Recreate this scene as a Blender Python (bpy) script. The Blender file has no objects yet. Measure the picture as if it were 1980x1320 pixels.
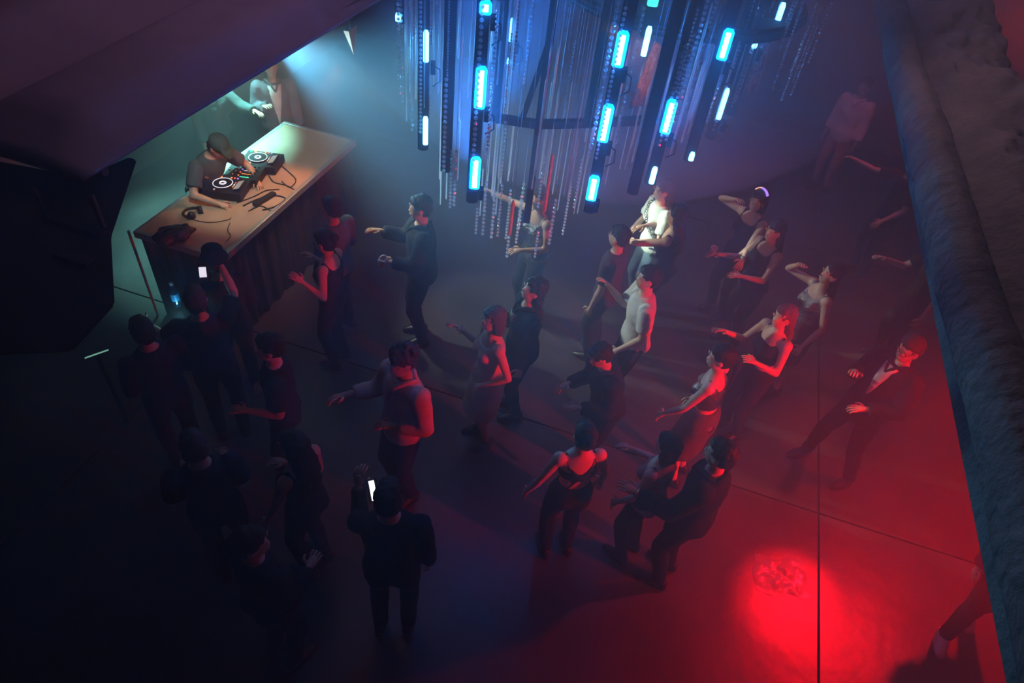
import bpy, bmesh, math, random
from mathutils import Vector, Matrix, Euler, noise
R = math.radians
V = Vector
random.seed(7)
sc = bpy.context.scene
col = sc.collection

# ------------------------------------------------------------------ camera
F_PX, PITCH, ROLL, CAM_H = 1320.0, 43.3, 7.38, 5.3
ct, st = math.cos(R(PITCH)), math.sin(R(PITCH))
cr, sr = math.cos(R(ROLL)), math.sin(R(ROLL))
AX = V((1, 0, 0)); AV = V((0, -st, -ct)); AF = V((0, ct, -st))
RX = AX * cr - AV * sr            # picture right
RY = AX * sr + AV * cr            # picture down
cam_d = bpy.data.cameras.new('camera'); cam = bpy.data.objects.new('camera', cam_d); col.objects.link(cam)
m = Matrix((RX, -RY, -AF)).transposed().to_4x4(); m.translation = V((0, 0, CAM_H))
cam.matrix_world = m
cam_d.sensor_width = 36; cam_d.lens = 36 * F_PX / 1980; cam_d.clip_start = .05
sc.camera = cam

def at(px, py, z=None, y=None):
    """point of the place seen at a pixel, at height z or at distance y"""
    d = RX * (px - 990) + RY * (py - 660) + AF * F_PX
    t = (z - CAM_H) / d.z if y is None else y / d.y
    return V((0, 0, CAM_H)) + d * t

# ------------------------------------------------------------------ world, exposure, lights
sc.view_settings.view_transform = 'Standard'; sc.view_settings.look = 'None'
sc.view_settings.gamma = 1; sc.view_settings.use_curve_mapping = False; sc.view_settings.exposure = -0.2
w = bpy.data.worlds.new('world'); sc.world = w; w.use_nodes = True
w.node_tree.nodes['Background'].inputs[0].default_value = (.45, .5, 1, 1)
w.node_tree.nodes['Background'].inputs[1].default_value = .0016
cy = sc.cycles
cy.max_bounces = 4; cy.diffuse_bounces = 2; cy.glossy_bounces = 2; cy.transmission_bounces = 4
cy.transparent_max_bounces = 24; cy.volume_bounces = 0
cy.sample_clamp_indirect = 2; cy.sample_clamp_direct = 20; cy.caustics_reflective = False; cy.caustics_refractive = False
cy.use_adaptive_sampling = False

def lamp(name, kind, loc, energy, color, aim=None, size=.1, angle=60, blend=1.0):
    d = bpy.data.lights.new(name, kind); o = bpy.data.objects.new(name, d); col.objects.link(o)
    d.energy = energy; d.color = color; o.location = loc
    if kind == 'SPOT': d.spot_size = R(angle); d.spot_blend = blend; d.shadow_soft_size = size
    elif kind == 'AREA': d.size = size
    else: d.shadow_soft_size = size
    if aim is not None: o.rotation_euler = (V(aim) - V(loc)).to_track_quat('-Z', 'Y').to_euler()
    return o
RED = (1, .002, .010)
lamp('red_flood', 'SPOT', (4.5, 4.2, 3.3), 1500, RED, (3.6, 1.8, 0), .10, 100, 1.0)
lamp('red_side_spot', 'SPOT', (4.7, 1.5, 2.4), 2100, RED, (1.1, 4.5, 1.15), .05, 60, .9)
lamp('red_wash_back', 'SPOT', (5.2, 8.0, 3.6), 110, (1, .05, .06), (2.2, 7.0, 0), .2, 140, 1.0)
lamp('red_hot_beam', 'SPOT', (4.1, 4.6, 3.0), 2100, RED, (2.60, 2.95, 0), .06, 15, 1.0)
lamp('teal_booth_spot', 'SPOT', (-3.9, 8.1, 3.4), 3600, (.27, .92, .84), (-3.9, 7.0, 0), .05, 50, .8)
lamp('booth_top_spot', 'SPOT', (-2.5, 4.9, 3.4), 240, (.85, 1, .88), (-3.1, 6.6, 1.2), .05, 52, .7)
lamp('pale_beam_spot', 'SPOT', tuple(at(535, 92, y=8.2)), 1500, (.12, .60, 1), tuple(at(800, 215, y=6.0)), .05, 36, .8)
lamp('shirt_fill', 'SPOT', (-2.2, 6.2, 3.5), 170, (1, .85, .75), (-3.35, 8.1, 1.35), .04, 30, .8)  # added fill that whitens the shirt beyond the decks
lamp('warm_table_lamp', 'SPOT', (-2.1, 6.9, 2.4), 150, (1, .30, .08), (-2.85, 6.3, 1.1), .04, 56, .8)
lamp('white_profile_spot', 'SPOT', (-4.4, 6.9, 3.3), 6500, (.78, 1, .82), tuple(at(1245, 450, 1.2)), .03, 9, .8)
lamp('pale_side_spot', 'SPOT', (-4.4, 6.6, 3.3), 1500, (.82, 1, .85), (1.2, 5.6, 1.2), .04, 34, .8)
lamp('pale_pin_fill', 'SPOT', (-3.0, 6.5, 3.35), 650, (.85, 1, .80), (-1.15, 6.05, 1.25), .03, 34, .8)  # added fill brightening the napkin and the bare arms by the booth
lamp('floor_white_spot', 'SPOT', (-2.2, 8.2, 4.2), 360, (.80, .95, .9), (.7, 4.3, 0), .03, 22, .5)
lamp('violet_fill', 'AREA', (1.4, 8.6, 5.7), 95, (.62, .28, .70), (1.4, 8.6, 0), 3)  # added overhead fill that lifts the haze behind the chandelier
lamp('canopy_fill', 'AREA', (-1.6, 4.6, 5.6), 11, (.75, .38, .60), (-2.8, 4.6, 3.6), 1)  # added fill lifting the canopy top, no fixture there
lamp('parapet_fill', 'AREA', (.9, 4.6, 5.8), 24, (.95, .62, .70), (2.1, 3.2, 4), .6)  # added fill that brings the stucco out of the dark

# ------------------------------------------------------------------ materials
def mat(name, c, rough=.7, metal=0, noise_amt=0, nscale=20, bump=0, emit=None, es=0, spec=.5, trans=0, bscale=None):
    m = bpy.data.materials.new(name); m.use_nodes = True; nt = m.node_tree
    b = nt.nodes['Principled BSDF']
    b.inputs['Base Color'].default_value = (*c, 1); b.inputs['Roughness'].default_value = rough
    b.inputs['Metallic'].default_value = metal; b.inputs['Specular IOR Level'].default_value = spec
    if trans: b.inputs['Transmission Weight'].default_value = trans
    if emit: b.inputs['Emission Color'].default_value = (*emit, 1); b.inputs['Emission Strength'].default_value = es
    if noise_amt or bump:
        tc = nt.nodes.new('ShaderNodeTexCoord'); n = nt.nodes.new('ShaderNodeTexNoise')
        n.inputs['Scale'].default_value = nscale; n.inputs['Detail'].default_value = 6
        nt.links.new(tc.outputs['Object'], n.inputs['Vector'])
        if noise_amt:
            r = nt.nodes.new('ShaderNodeMapRange')
            r.inputs['From Min'].default_value = .3; r.inputs['From Max'].default_value = .7
            r.inputs['To Min'].default_value = 1 - noise_amt; r.inputs['To Max'].default_value = 1 + noise_amt
            mx = nt.nodes.new('ShaderNodeVectorMath'); mx.operation = 'SCALE'; mx.inputs[0].default_value = c
            nt.links.new(n.outputs['Fac'], r.inputs['Value']); nt.links.new(r.outputs[0], mx.inputs['Scale'])
            nt.links.new(mx.outputs[0], b.inputs['Base Color'])
        if bump:
            n2 = n
            if bscale:
                n2 = nt.nodes.new('ShaderNodeTexNoise'); n2.inputs['Scale'].default_value = bscale; n2.inputs['Detail'].default_value = 5
                nt.links.new(tc.outputs['Object'], n2.inputs['Vector'])
            bp = nt.nodes.new('ShaderNodeBump'); bp.inputs['Strength'].default_value = bump; bp.inputs['Distance'].default_value = .02
            nt.links.new(n2.outputs['Fac'], bp.inputs['Height']); nt.links.new(bp.outputs[0], b.inputs['Normal'])
    return m
_m = {}
def cloth(c, rough=.85, metal=0):
    k = (tuple(c), rough, metal)
    if k not in _m: _m[k] = mat('cloth', c, rough, metal, .12, 9, .35, bscale=14, spec=.15)
    return _m[k]
def skinm(c=(.52, .31, .22)):
    k = ('skin', c)
    if k not in _m: _m[k] = mat('skin', c, .5, 0, .06, 14, .05)
    return _m[k]
def hairm(c):
    k = ('hair', c)
    if k not in _m:
        m = mat('hair', c, .6, spec=.25); nt = m.node_tree
        tc = nt.nodes.new('ShaderNodeTexCoord'); mp = nt.nodes.new('ShaderNodeMapping'); mp.inputs['Scale'].default_value = (90, 90, 12)
        n = nt.nodes.new('ShaderNodeTexNoise'); n.inputs['Scale'].default_value = 1; bp = nt.nodes.new('ShaderNodeBump')
        bp.inputs['Strength'].default_value = .6; bp.inputs['Distance'].default_value = .01
        nt.links.new(tc.outputs['Object'], mp.inputs[0]); nt.links.new(mp.outputs[0], n.inputs['Vector'])
        nt.links.new(n.outputs['Fac'], bp.inputs['Height']); nt.links.new(bp.outputs[0], nt.nodes['Principled BSDF'].inputs['Normal'])
        _m[k] = m
    return _m[k]
M = dict(
    concrete=mat('concrete', (.062, .055, .053), .36, 0, .28, 1.7, .25, bscale=5),
    grout=mat('joint', (.02, .02, .02), .9),
    wall=mat('plaster', (.16, .15, .16), .9, 0, .2, 2, .3),
    stucco=mat('stucco', (.15, .105, .10), .85, 0, .25, 5, .9, bscale=16),
    canvas=mat('canvas', (.34, .26, .32), .8, 0, .10, 3, .2),
    black=mat('black_paint', (.012, .012, .014), .5, 0, .2, 12, .1),
    blackmatt=mat('black_matt', (.008, .008, .009), .9, 0, .2, 12, .1),
    metal=mat('dark_metal', (.05, .05, .055), .35, .8),
    steel=mat('steel', (.6, .62, .63), .25, 1),
    trim=mat('aluminium_trim', (.55, .60, .60), .35, .6),
    wood=mat('table_board', (.46, .33, .23), .55, 0, .15, 4, .1),
    curtain=mat('velour', (.035, .022, .024), .95, 0, .2, 8, .2),
    led=mat('led_blue', (.3, .8, 1), .4, emit=(.45, .75, 1), es=7),
    led_dim=mat('led_cyan', (.2, .8, 1), .4, emit=(.06, .38, 1), es=26),
    led_green=mat('led_green', (.1, 1, .6), .4, emit=(.05, 1, .5), es=3),
    screen=mat('screen_white', (.8, .8, .9), .3, emit=(.85, .88, 1), es=1.3),
    screen_hot=mat('screen_hot', (.8, .8, .9), .3, emit=(.95, .92, 1), es=3),
    screen_grey=mat('screen_grey', (.4, .4, .4), .3, emit=(.55, .6, .62), es=.35),
    ledw=mat('led_white', (.8, .8, .9), .3, emit=(.8, .85, 1), es=1.6),
    ledo=mat('led_orange', (1, .4, .1), .3, emit=(1, .25, .06), es=1.8),
    ledr=mat('led_red', (1, .1, .1), .3, emit=(1, .12, .10), es=1.5),
    ledp=mat('led_violet', (.4, .2, 1), .3, emit=(.45, .25, 1), es=1.5),
    rubber=mat('rubber', (.01, .01, .01), .6),
    eye=mat('eye', (.02, .015, .015), .2), lip=mat('lip', (.36, .10, .09), .4),
    white=mat('white_plastic', (.8, .8, .8), .4), gold=mat('gold', (.9, .6, .25), .25, 1),
    silver=mat('sequins', (.42, .45, .46), .16, 1.0, .5, 60, 1.0, bscale=38),
    leather=mat('leather', (.02, .02, .02), .35, 0, .2, 30, .4),
    shoe=mat('shoe_black', (.015, .015, .015), .4), sole=mat('shoe_sole', (.5, .48, .46), .6),
    red_shoe=mat('shoe_pale', (.6, .5, .48), .5),
    ember=mat('ember', (1, .4, .1), .5, emit=(1, .3, .05), es=5),
)
def glassy(name, c, gl=.35, rough=.08):
    m = bpy.data.materials.new(name); m.use_nodes = True; nt = m.node_tree; nt.nodes.clear()
    o = nt.nodes.new('ShaderNodeOutputMaterial'); mx = nt.nodes.new('ShaderNodeMixShader'); mx.inputs[0].default_value = gl
    t = nt.nodes.new('ShaderNodeBsdfTransparent'); t.inputs[0].default_value = (*[min(1, .75 + .25 * v) for v in c], 1)
    g = nt.nodes.new('ShaderNodeBsdfGlossy'); g.inputs[0].default_value = (*c, 1); g.inputs['Roughness'].default_value = rough
    nt.links.new(t.outputs[0], mx.inputs[1]); nt.links.new(g.outputs[0], mx.inputs[2]); nt.links.new(mx.outputs[0], o.inputs[0])
    return m
def crystal(name, tr, gl, rough):
    m = glassy(name, (1, 1, 1), gl, rough); nt = m.node_tree; mx = nt.nodes['Mix Shader']; o = nt.nodes['Material Output']
    t = nt.nodes.new('ShaderNodeBsdfTranslucent'); t.inputs[0].default_value = (.95, .97, 1, 1); m2 = nt.nodes.new('ShaderNodeMixShader'); m2.inputs[0].default_value = tr
    nt.links.new(mx.outputs[0], m2.inputs[1]); nt.links.new(t.outputs[0], m2.inputs[2]); nt.links.new(m2.outputs[0], o.inputs[0]); return m
M['bead'] = crystal('crystal', .5, .6, .2)
M['acrylic'] = crystal('acrylic', .2, .3, .3)
M['diffuser'] = mat('led_diffuser', (.1, .4, 1), .4, emit=(.0, .20, 1), es=120)
M['amber'] = mat('amber_acrylic', (.75, .22, .08), .3, 0, .3, 30, .5, bscale=60)
M['copper_sheet'] = mat('copper_sheet', (.85, .42, .28), .30, .6, .3, 40, 1.0, bscale=45)
M['bottle'] = glassy('bottle_plastic', (.35, .75, 1), .5, .15)
M['lens'] = glassy('lens', (.8, .8, .9), .3, .05)

# ------------------------------------------------------------------ mesh helpers
def obj(name, bm, m, parent=None, smooth=False):
    me = bpy.data.meshes.new(name)
    bmesh.ops.recalc_face_normals(bm, faces=bm.faces[:])
    bm.to_mesh(me); bm.free()
    for mm in (m if isinstance(m, (list, tuple)) else [m]): me.materials.append(mm)
    if smooth: me.polygons.foreach_set('use_smooth', [True] * len(me.polygons))
    o = bpy.data.objects.new(name, me); col.objects.link(o)
    if parent: o.parent = parent
    return o
def tag(o, label=None, cat=None, group=None, kind=None):
    if label: o['label'] = label
    if cat: o['category'] = cat
    if group: o['group'] = group
    if kind: o['kind'] = kind
    return o
def thing(name, label, cat, loc=(0, 0, 0), rz=0, group=None):
    o = bpy.data.objects.new(name, None); col.objects.link(o); o.empty_display_size = .1
    o.location = loc; o.rotation_euler = (0, 0, rz)
    return tag(o, label, cat, group)
def B(): return bmesh.new()
def box(bm, c, s, rot=None, mi=0, bev=0):
    r = bmesh.ops.create_cube(bm, size=1)
    mt = Matrix.Translation(c) @ ((rot.to_4x4() if rot is not None else Matrix.Identity(4))) @ Matrix.Diagonal((*s, 1))
    bmesh.ops.transform(bm, matrix=mt, verts=r['verts'])
    fs = set(f for v in r['verts'] for f in v.link_faces)
    for f in fs: f.material_index = mi
    if bev:
        es = list(set(e for v in r['verts'] for e in v.link_edges))
        bmesh.ops.bevel(bm, geom=es, offset=bev, segments=2, affect='EDGES', profile=.5)
    return bm
def frame_of(d, up=V((0, 0, 1))):
    d = V(d).normalized()
    x = d.cross(up)
    if x.length < 1e-4: x = d.cross(V((0, 1, 0)))
    x.normalize(); y = x.cross(d).normalized()
    return x, y, d
def loft(bm, rings, n=12, mi=0):
    """rings: (centre, vecA, vecB)"""
    L = []
    for c, a, b in rings:
        L.append([bm.verts.new(c + a * math.cos(2 * math.pi * k / n) + b * math.sin(2 * math.pi * k / n)) for k in range(n)])
    for i in range(len(L) - 1):
        for k in range(n):
            f = bm.faces.new((L[i][k], L[i][(k + 1) % n], L[i + 1][(k + 1) % n], L[i + 1][k])); f.material_index = mi
    bm.faces.new(L[0][::-1]).material_index = mi; bm.faces.new(L[-1]).material_index = mi
    return bm
def frame_r(d, up=V((0, 0, 1))):
    x, y, d = frame_of(d, up)
    return x, -y, d
def tube(bm, pts, r, n=8, mi=0):
    pts = [V(p) for p in pts]; rs = r if isinstance(r, (list, tuple)) else [r] * len(pts)
    rings = []
    up = V((0, 0, 1))
    for i, p in enumerate(pts):
        d = (pts[min(i + 1, len(pts) - 1)] - pts[max(i - 1, 0)])
        d.normalize()
        if i == 0: x, y, _ = frame_of(d, up if abs(d.z) < .9 else V((0, 1, 0)))
        else:                                   # carried along, so the tube never twists
            x = x - d * x.dot(d); x.normalize(); y = x.cross(d).normalized()
        rings.append((p, x * rs[i], y * rs[i]))
    return loft(bm, rings, n, mi)
def ball(bm, c, r, rot=None, sub=2, mi=0):
    q = bmesh.ops.create_icosphere(bm, subdivisions=sub, radius=1)
    rr = r if isinstance(r, (tuple, list)) else (r, r, r)
    bmesh.ops.transform(bm, matrix=Matrix.Translation(c) @ ((rot.to_4x4() if rot is not None else Matrix.Identity(4))) @ Matrix.Diagonal((*rr, 1)), verts=q['verts'])
    if mi:
        for v in q['verts']:
            for f in v.link_faces: f.material_index = mi
    return bm
def torus(bm, c, rad, r, rot=None, n=20, k=6, mi=0):
    L = []
    rot = rot or Matrix.Identity(3)
    for i in range(n):
        a = 2 * math.pi * i / n
        L.append([bm.verts.new(V(c) + rot @ V(((rad + r * math.cos(b)) * math.cos(a), (rad + r * math.cos(b)) * math.sin(a), r * math.sin(b)))) for b in [2 * math.pi * j / k for j in range(k)]])
    for i in range(n):
        for j in range(k):
            bm.faces.new((L[i][j], L[(i + 1) % n][j], L[(i + 1) % n][(j + 1) % k], L[i][(j + 1) % k])).material_index = mi
    return bm
def disc(bm, c, r, h, n=20, mi=0):
    c = V(c)
    return loft(bm, [(c, V((r, 0, 0)), V((0, r, 0))), (c + V((0, 0, h)), V((r, 0, 0)), V((0, r, 0)))], n, mi)

# house directions: the whole building runs along DA / DB
DA = V((.235, .972, 0)); DB = V((.972, -.235, 0)); YAW = math.atan2(DB.y, DB.x)
RY3 = Matrix((DB, DA, V((0, 0, 1)))).transposed()     # local (b, a, z) -> world
def house(b, a, z=0): return DB * b + DA * a + V((0, 0, z))

# ------------------------------------------------------------------ structure
def slab_floor():
    root = thing('floor', None, None); root['kind'] = 'structure'
    o = obj('floor_bed', box(B(), (0, 0, -.06), (16, 18, .06), RY3), M['grout'], root); 
    o.location = house(0, 6)
    # big cast slabs, the joint crossing that the picture shows is at J
    J = V((3.07, 3.83, 0)); jb, ja = J.dot(DB), J.dot(DA)
    me = None
    W = 6.4; WA = 4.6
    for i in range(-3, 3):
        for j in range(-2, 5):
            b0, a0 = jb + i * W, ja + j * WA
            if abs(b0 + W / 2) > 9.5: continue
            if me is None:
                o = obj('floor_slab', box(B(), (W / 2, WA / 2, -.02), (W - .016, WA - .016, .04), None, 0, .004), M['concrete'], root)
                me = o.data
            else:
                o = bpy.data.objects.new('floor_slab', me); col.objects.link(o); o.parent = root
            o.location = house(b0, a0); o.rotation_euler = (0, 0, YAW)
slab_floor()
def wall(name, c, s, m=M['wall']):
    o = obj(name, box(B(), (0, 0, 0), s), m); o.location = c; o.rotation_euler = (0, 0, YAW); o['kind'] = 'structure'; return o
wall('wall_back', house(-1.3, 12.9, 3.0), (13.5, .2, 6.1))
wall('wall_right', house(5.6, 5.5, 3.0), (.2, 15, 6.1))
wall('wall_left', house(-7.3, 5.5, 3.0), (.2, 15, 6.1))
wall('ceiling', house(-1, 5.5, 6.15), (13.4, 15, .15), M['blackmatt'])

# haze
hz = bpy.data.materials.new('haze'); hz.use_nodes = True; hz.node_tree.nodes.clear()
ho = hz.node_tree.nodes.new('ShaderNodeOutputMaterial'); hs = hz.node_tree.nodes.new('ShaderNodeVolumeScatter')
hs.inputs['Density'].default_value = .058; hs.inputs['Anisotropy'].default_value = .45; hs.inputs['Color'].default_value = (.95, .95, .95, 1)
hz.node_tree.links.new(hs.outputs[0], ho.inputs['Volume'])
o = obj('haze', box(B(), (0, 0, 0), (12.6, 14.6, 6.0)), hz); o.location = house(-.9, 5.5, 3.02); o.rotation_euler = (0, 0, YAW)
tag(o, 'thin smoke haze filling the whole club room', 'haze', kind='stuff')

o = obj('haze', ball(B(), (0, 0, 0), (2.3, 1.9, 1.75), None, 4), None, None, True)
hz2 = hz.copy(); hz2.node_tree.nodes['Volume Scatter'].inputs['Density'].default_value = .20; hz2.node_tree.nodes['Volume Scatter'].inputs['Anisotropy'].default_value = .2; o.data.materials[0] = hz2
o.location = (.45, 5.7, 3.95)
tag(o, 'thicker haze added around the chandelier to carry its glow', 'haze', kind='stuff')  # extra volume added to widen the glow of the tubes

# parapet at the right: stucco wall with a rolled lip
def parapet():
    root = thing('stone_parapet', 'rough stucco parapet with rolled lip along the right edge', 'parapet')
    prof = [(.00, -.9), (.10, -.14), (.03, -.12), (-.035, -.09), (-.05, -.02), (-.03, .055), (.02, .085), (.075, .07), (.10, .025), (.135, -.015), (.185, .0), (.22, .04), (.30, .075), (.42, .09), (.54, .085), (.62, .05), (.66, -.04), (.66, -.3)]
    def build(name, sel, m, amp):
        bm = B(); rows = []
        N = 150
        for k in range(N + 1):
            a = -1.2 + 9.4 * k / N
            p0 = V((1.866, 3.55, 4.0)) + DA * (a - 3.0)
            row = []
            # lip wanders like a hand-made edge
            wob = .012 * math.sin(a * 1.1 + .6) + .008 * math.sin(a * 3.1)
            for (b, z) in sel:
                p = p0 + DB * (b + wob) + V((0, 0, z))
                n = noise.noise(p * 5.0) * amp + noise.noise(p * 13.0) * amp * .5 + noise.noise(V((p.x * 3, p.y * 1.2, p.z * 3))) * amp
                if amp > .03: n *= max(0, min(1, (b - .135) / .10))
                row.append(bm.verts.new(p + V((DB.x * n * .5, DB.y * n * .5, n))))
            rows.append(row)
        for k in range(N):
            for j in range(len(sel) - 1):
                bm.faces.new((rows[k][j], rows[k + 1][j], rows[k + 1][j + 1], rows[k][j + 1]))
        bm.faces.new(rows[0]); bm.faces.new(rows[-1][::-1])
        return obj(name, bm, m, root, True)
    def dens(p, n=3):
        q = []
        for i in range(len(p) - 1):
            for t in range(n): q.append((p[i][0] + (p[i + 1][0] - p[i][0]) * t / n, p[i][1] + (p[i + 1][1] - p[i][1]) * t / n))
        return q + [p[-1]]
    build('lip', dens(prof[1:12]), M['stucco'], .006)
    build('capping', dens(prof[9:17], 10), M['stucco'], .065)
    bm = B(); box(bm, (0, 0, 0), (.5, 9.4, .30), RY3)
    o = obj('wall_core', bm, M['stucco'], root); o.location = V((1.866, 3.55, 3.76)) + DA * .5 + DB * .40
    return root
parapet()

# canopy of draped cloth over the booth, seen from above
def canopy():
    root = thing('fabric_canopy', 'maroon grey fabric canopy draped in soft folds at the upper left', 'canopy')
    C0 = V((-1.95, 2.49, 3.6)); bm = B(); NA, NB = 120, 70
    top = []; bot = []
    for i in range(NA + 1):
        a = 8.8 * i / NA; rt = []; rb = []
        for j in range(NB + 1):
            b = 4.2 * j / NB
            p = C0 + DA * a - DB * b
            u = b - .06 * a
            e = min(1, b / .25) * min(1, a / .3)
            z = e * (.10 * math.sin(u * 5.6 - .6) + .035 * math.sin(u * 11 + a * .35) + .03 * noise.noise(V((a * .5, b * 3, 0)))) + .05 * e
            rt.append(bm.verts.new(p + V((0, 0, z)))); rb.append(bm.verts.new(p + V((0, 0, z - .02))))
        top.append(rt); bot.append(rb)
    for i in range(NA):
        for j in range(NB):
            bm.faces.new((top[i][j], top[i + 1][j], top[i + 1][j + 1], top[i][j + 1]))
            bm.faces.new((bot[i][j], bot[i][j + 1], bot[i + 1][j + 1], bot[i + 1][j]))
    for i in range(NA):
        bm.faces.new((top[i][0], bot[i][0], bot[i + 1][0], top[i + 1][0])); bm.faces.new((top[i][NB], top[i + 1][NB], bot[i + 1][NB], bot[i][NB]))
    for j in range(NB):
        bm.faces.new((top[0][j], top[0][j + 1], bot[0][j + 1], bot[0][j])); bm.faces.new((top[NA][j], bot[NA][j], bot[NA][j + 1], top[NA][j + 1]))
    obj('cloth', bm, M['canvas'], root, True)
    bm = B(); tube(bm, [C0 + V((0, 0, -.03)) - DB * .12, C0 + DA * 8.8 + V((0, 0, -.03)) - DB * .12], .022)
    obj('edge_pipe', bm, M['metal'], root)
    bm = B(); tube(bm, [C0 + V((0, 0, -.035)) + DA * .12, C0 - DB * 4.2 + V((0, 0, -.035)) + DA * .12], .022)
    obj('edge_pipe', bm, M['metal'], root)
canopy()

def hung_cabinet():
    root = thing('hung_loudspeaker', 'bulky black loudspeaker cabinet hanging under the canopy corner', 'loudspeaker')
    px = [(250, 303), (265, 308), (215, 458), (222, 590), (140, 680), (-60, 690), (-60, 300), (160, 342)]
    P = [at(x, y, 3.48) for x, y in px]
    bm = B(); t = [bm.verts.new(p) for p in P]; cc = sum(P, V()) / len(P); b_ = [bm.verts.new(cc + (p - cc) * .88 + V((-.26, .32, -.30))) for p in P]
    bm.faces.new(t); bm.faces.new(b_[::-1])
    for i in range(len(P)): bm.faces.new((t[i], b_[i], b_[(i + 1) % len(P)], t[(i + 1) % len(P)]))
    bmesh.ops.recalc_face_normals(bm, faces=bm.faces[:])
    bmesh.ops.bevel(bm, geom=bm.edges[:], offset=.008, segments=2, affect='EDGES')
    obj('cabinet', bm, M['blackmatt'], root)
    c = sum(P, V()) / len(P)
    for dx in (-.12, .12):
        bm = B(); tube(bm, [c + V((dx, 0, 0)), c + V((dx, 0, .17))], .012); obj('hanging_rod', bm, M['metal'], root)
    bm = B(); box(bm, c + V((0, 0, .01)), (.3, .05, .02), RY3); obj('hinge_plate', bm, M['metal'], root)
    bm = B(); box(bm, c + V((.12, -.22, .012)), (.16, .05, .02), RY3, 0, .004); obj('handle', bm, M['rubber'], root)
hung_cabinet()

# ------------------------------------------------------------------ people
pend = []      # raw unions that are remeshed together later
def later(name, bm, m, parent, voxel=.014, smooth=3, disp=0, extra=None, dscale=.12):
    bmesh.ops.recalc_face_normals(bm, faces=bm.faces[:])
    me = bpy.data.meshes.new(name); bm.to_mesh(me); bm.free()
    o = bpy.data.objects.new(name, me); col.objects.link(o); o.parent = parent
    md = o.modifiers.new('r', 'REMESH'); md.mode = 'VOXEL'; md.voxel_size = voxel; md.use_smooth_shade = True
    if smooth: s = o.modifiers.new('s', 'SMOOTH'); s.factor = .5; s.iterations = smooth
    if disp:
        k = 'clouds%g' % dscale; t = bpy.data.textures.get(k)
        if not t: t = bpy.data.textures.new(k, 'CLOUDS'); t.noise_scale = dscale; t.noise_depth = 2
        d = o.modifiers.new('d', 'DISPLACE'); d.texture = t; d.texture_coords = 'GLOBAL'; d.strength = disp; d.mid_level = .5
    pend.append((o, m if isinstance(m, (list, tuple)) else [m], extra))
    return o
def flush():
    bpy.context.view_layer.update()
    dg = bpy.context.evaluated_depsgraph_get(); res = []
    for o, ms, extra in pend: res.append(bpy.data.meshes.new_from_object(o.evaluated_get(dg)))
    for (o, ms, extra), me in zip(pend, res):
        o.modifiers.clear(); o.data = me; me.name = o.name
        if extra is not None:
            bm = B(); bm.from_mesh(me)
            for f in bm.faces: f.material_index = 0
            tmp = bpy.data.meshes.new('t'); extra.to_mesh(tmp); extra.free(); bm.from_mesh(tmp); bm.to_mesh(me); bm.free()
        me.materials.clear()
        for mm in ms: me.materials.append(mm)
        me.polygons.foreach_set('use_smooth', [True] * len(me.polygons))
    pend.clear()

TORSO = [(.83, .105, .085), (.90, .160, .110), (.96, .165, .112), (1.03, .148, .102), (1.10, .135, .095), (1.18, .142, .102), (1.27, .158, .112), (1.35, .165, .105), (1.41, .150, .088), (1.445, .095, .070), (1.47, .060, .058)]
def tor(z, fem):
    for i in range(len(TORSO) - 1):
        if TORSO[i][0] <= z <= TORSO[i + 1][0]:
            t = (z - TORSO[i][0]) / (TORSO[i + 1][0] - TORSO[i][0])
            a = [TORSO[i][k] + t * (TORSO[i + 1][k] - TORSO[i][k]) for k in (1, 2)]; break
    else: a = list(TORSO[0][1:] if z < TORSO[0][0] else TORSO[-1][1:])
    if fem:
        f = 1.05 if z < 1.0 else (.86 if 1.05 < z < 1.2 else .89)
        a[0] *= f; a[1] *= (.95 if z > 1.05 else 1.03)
    return a

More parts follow.
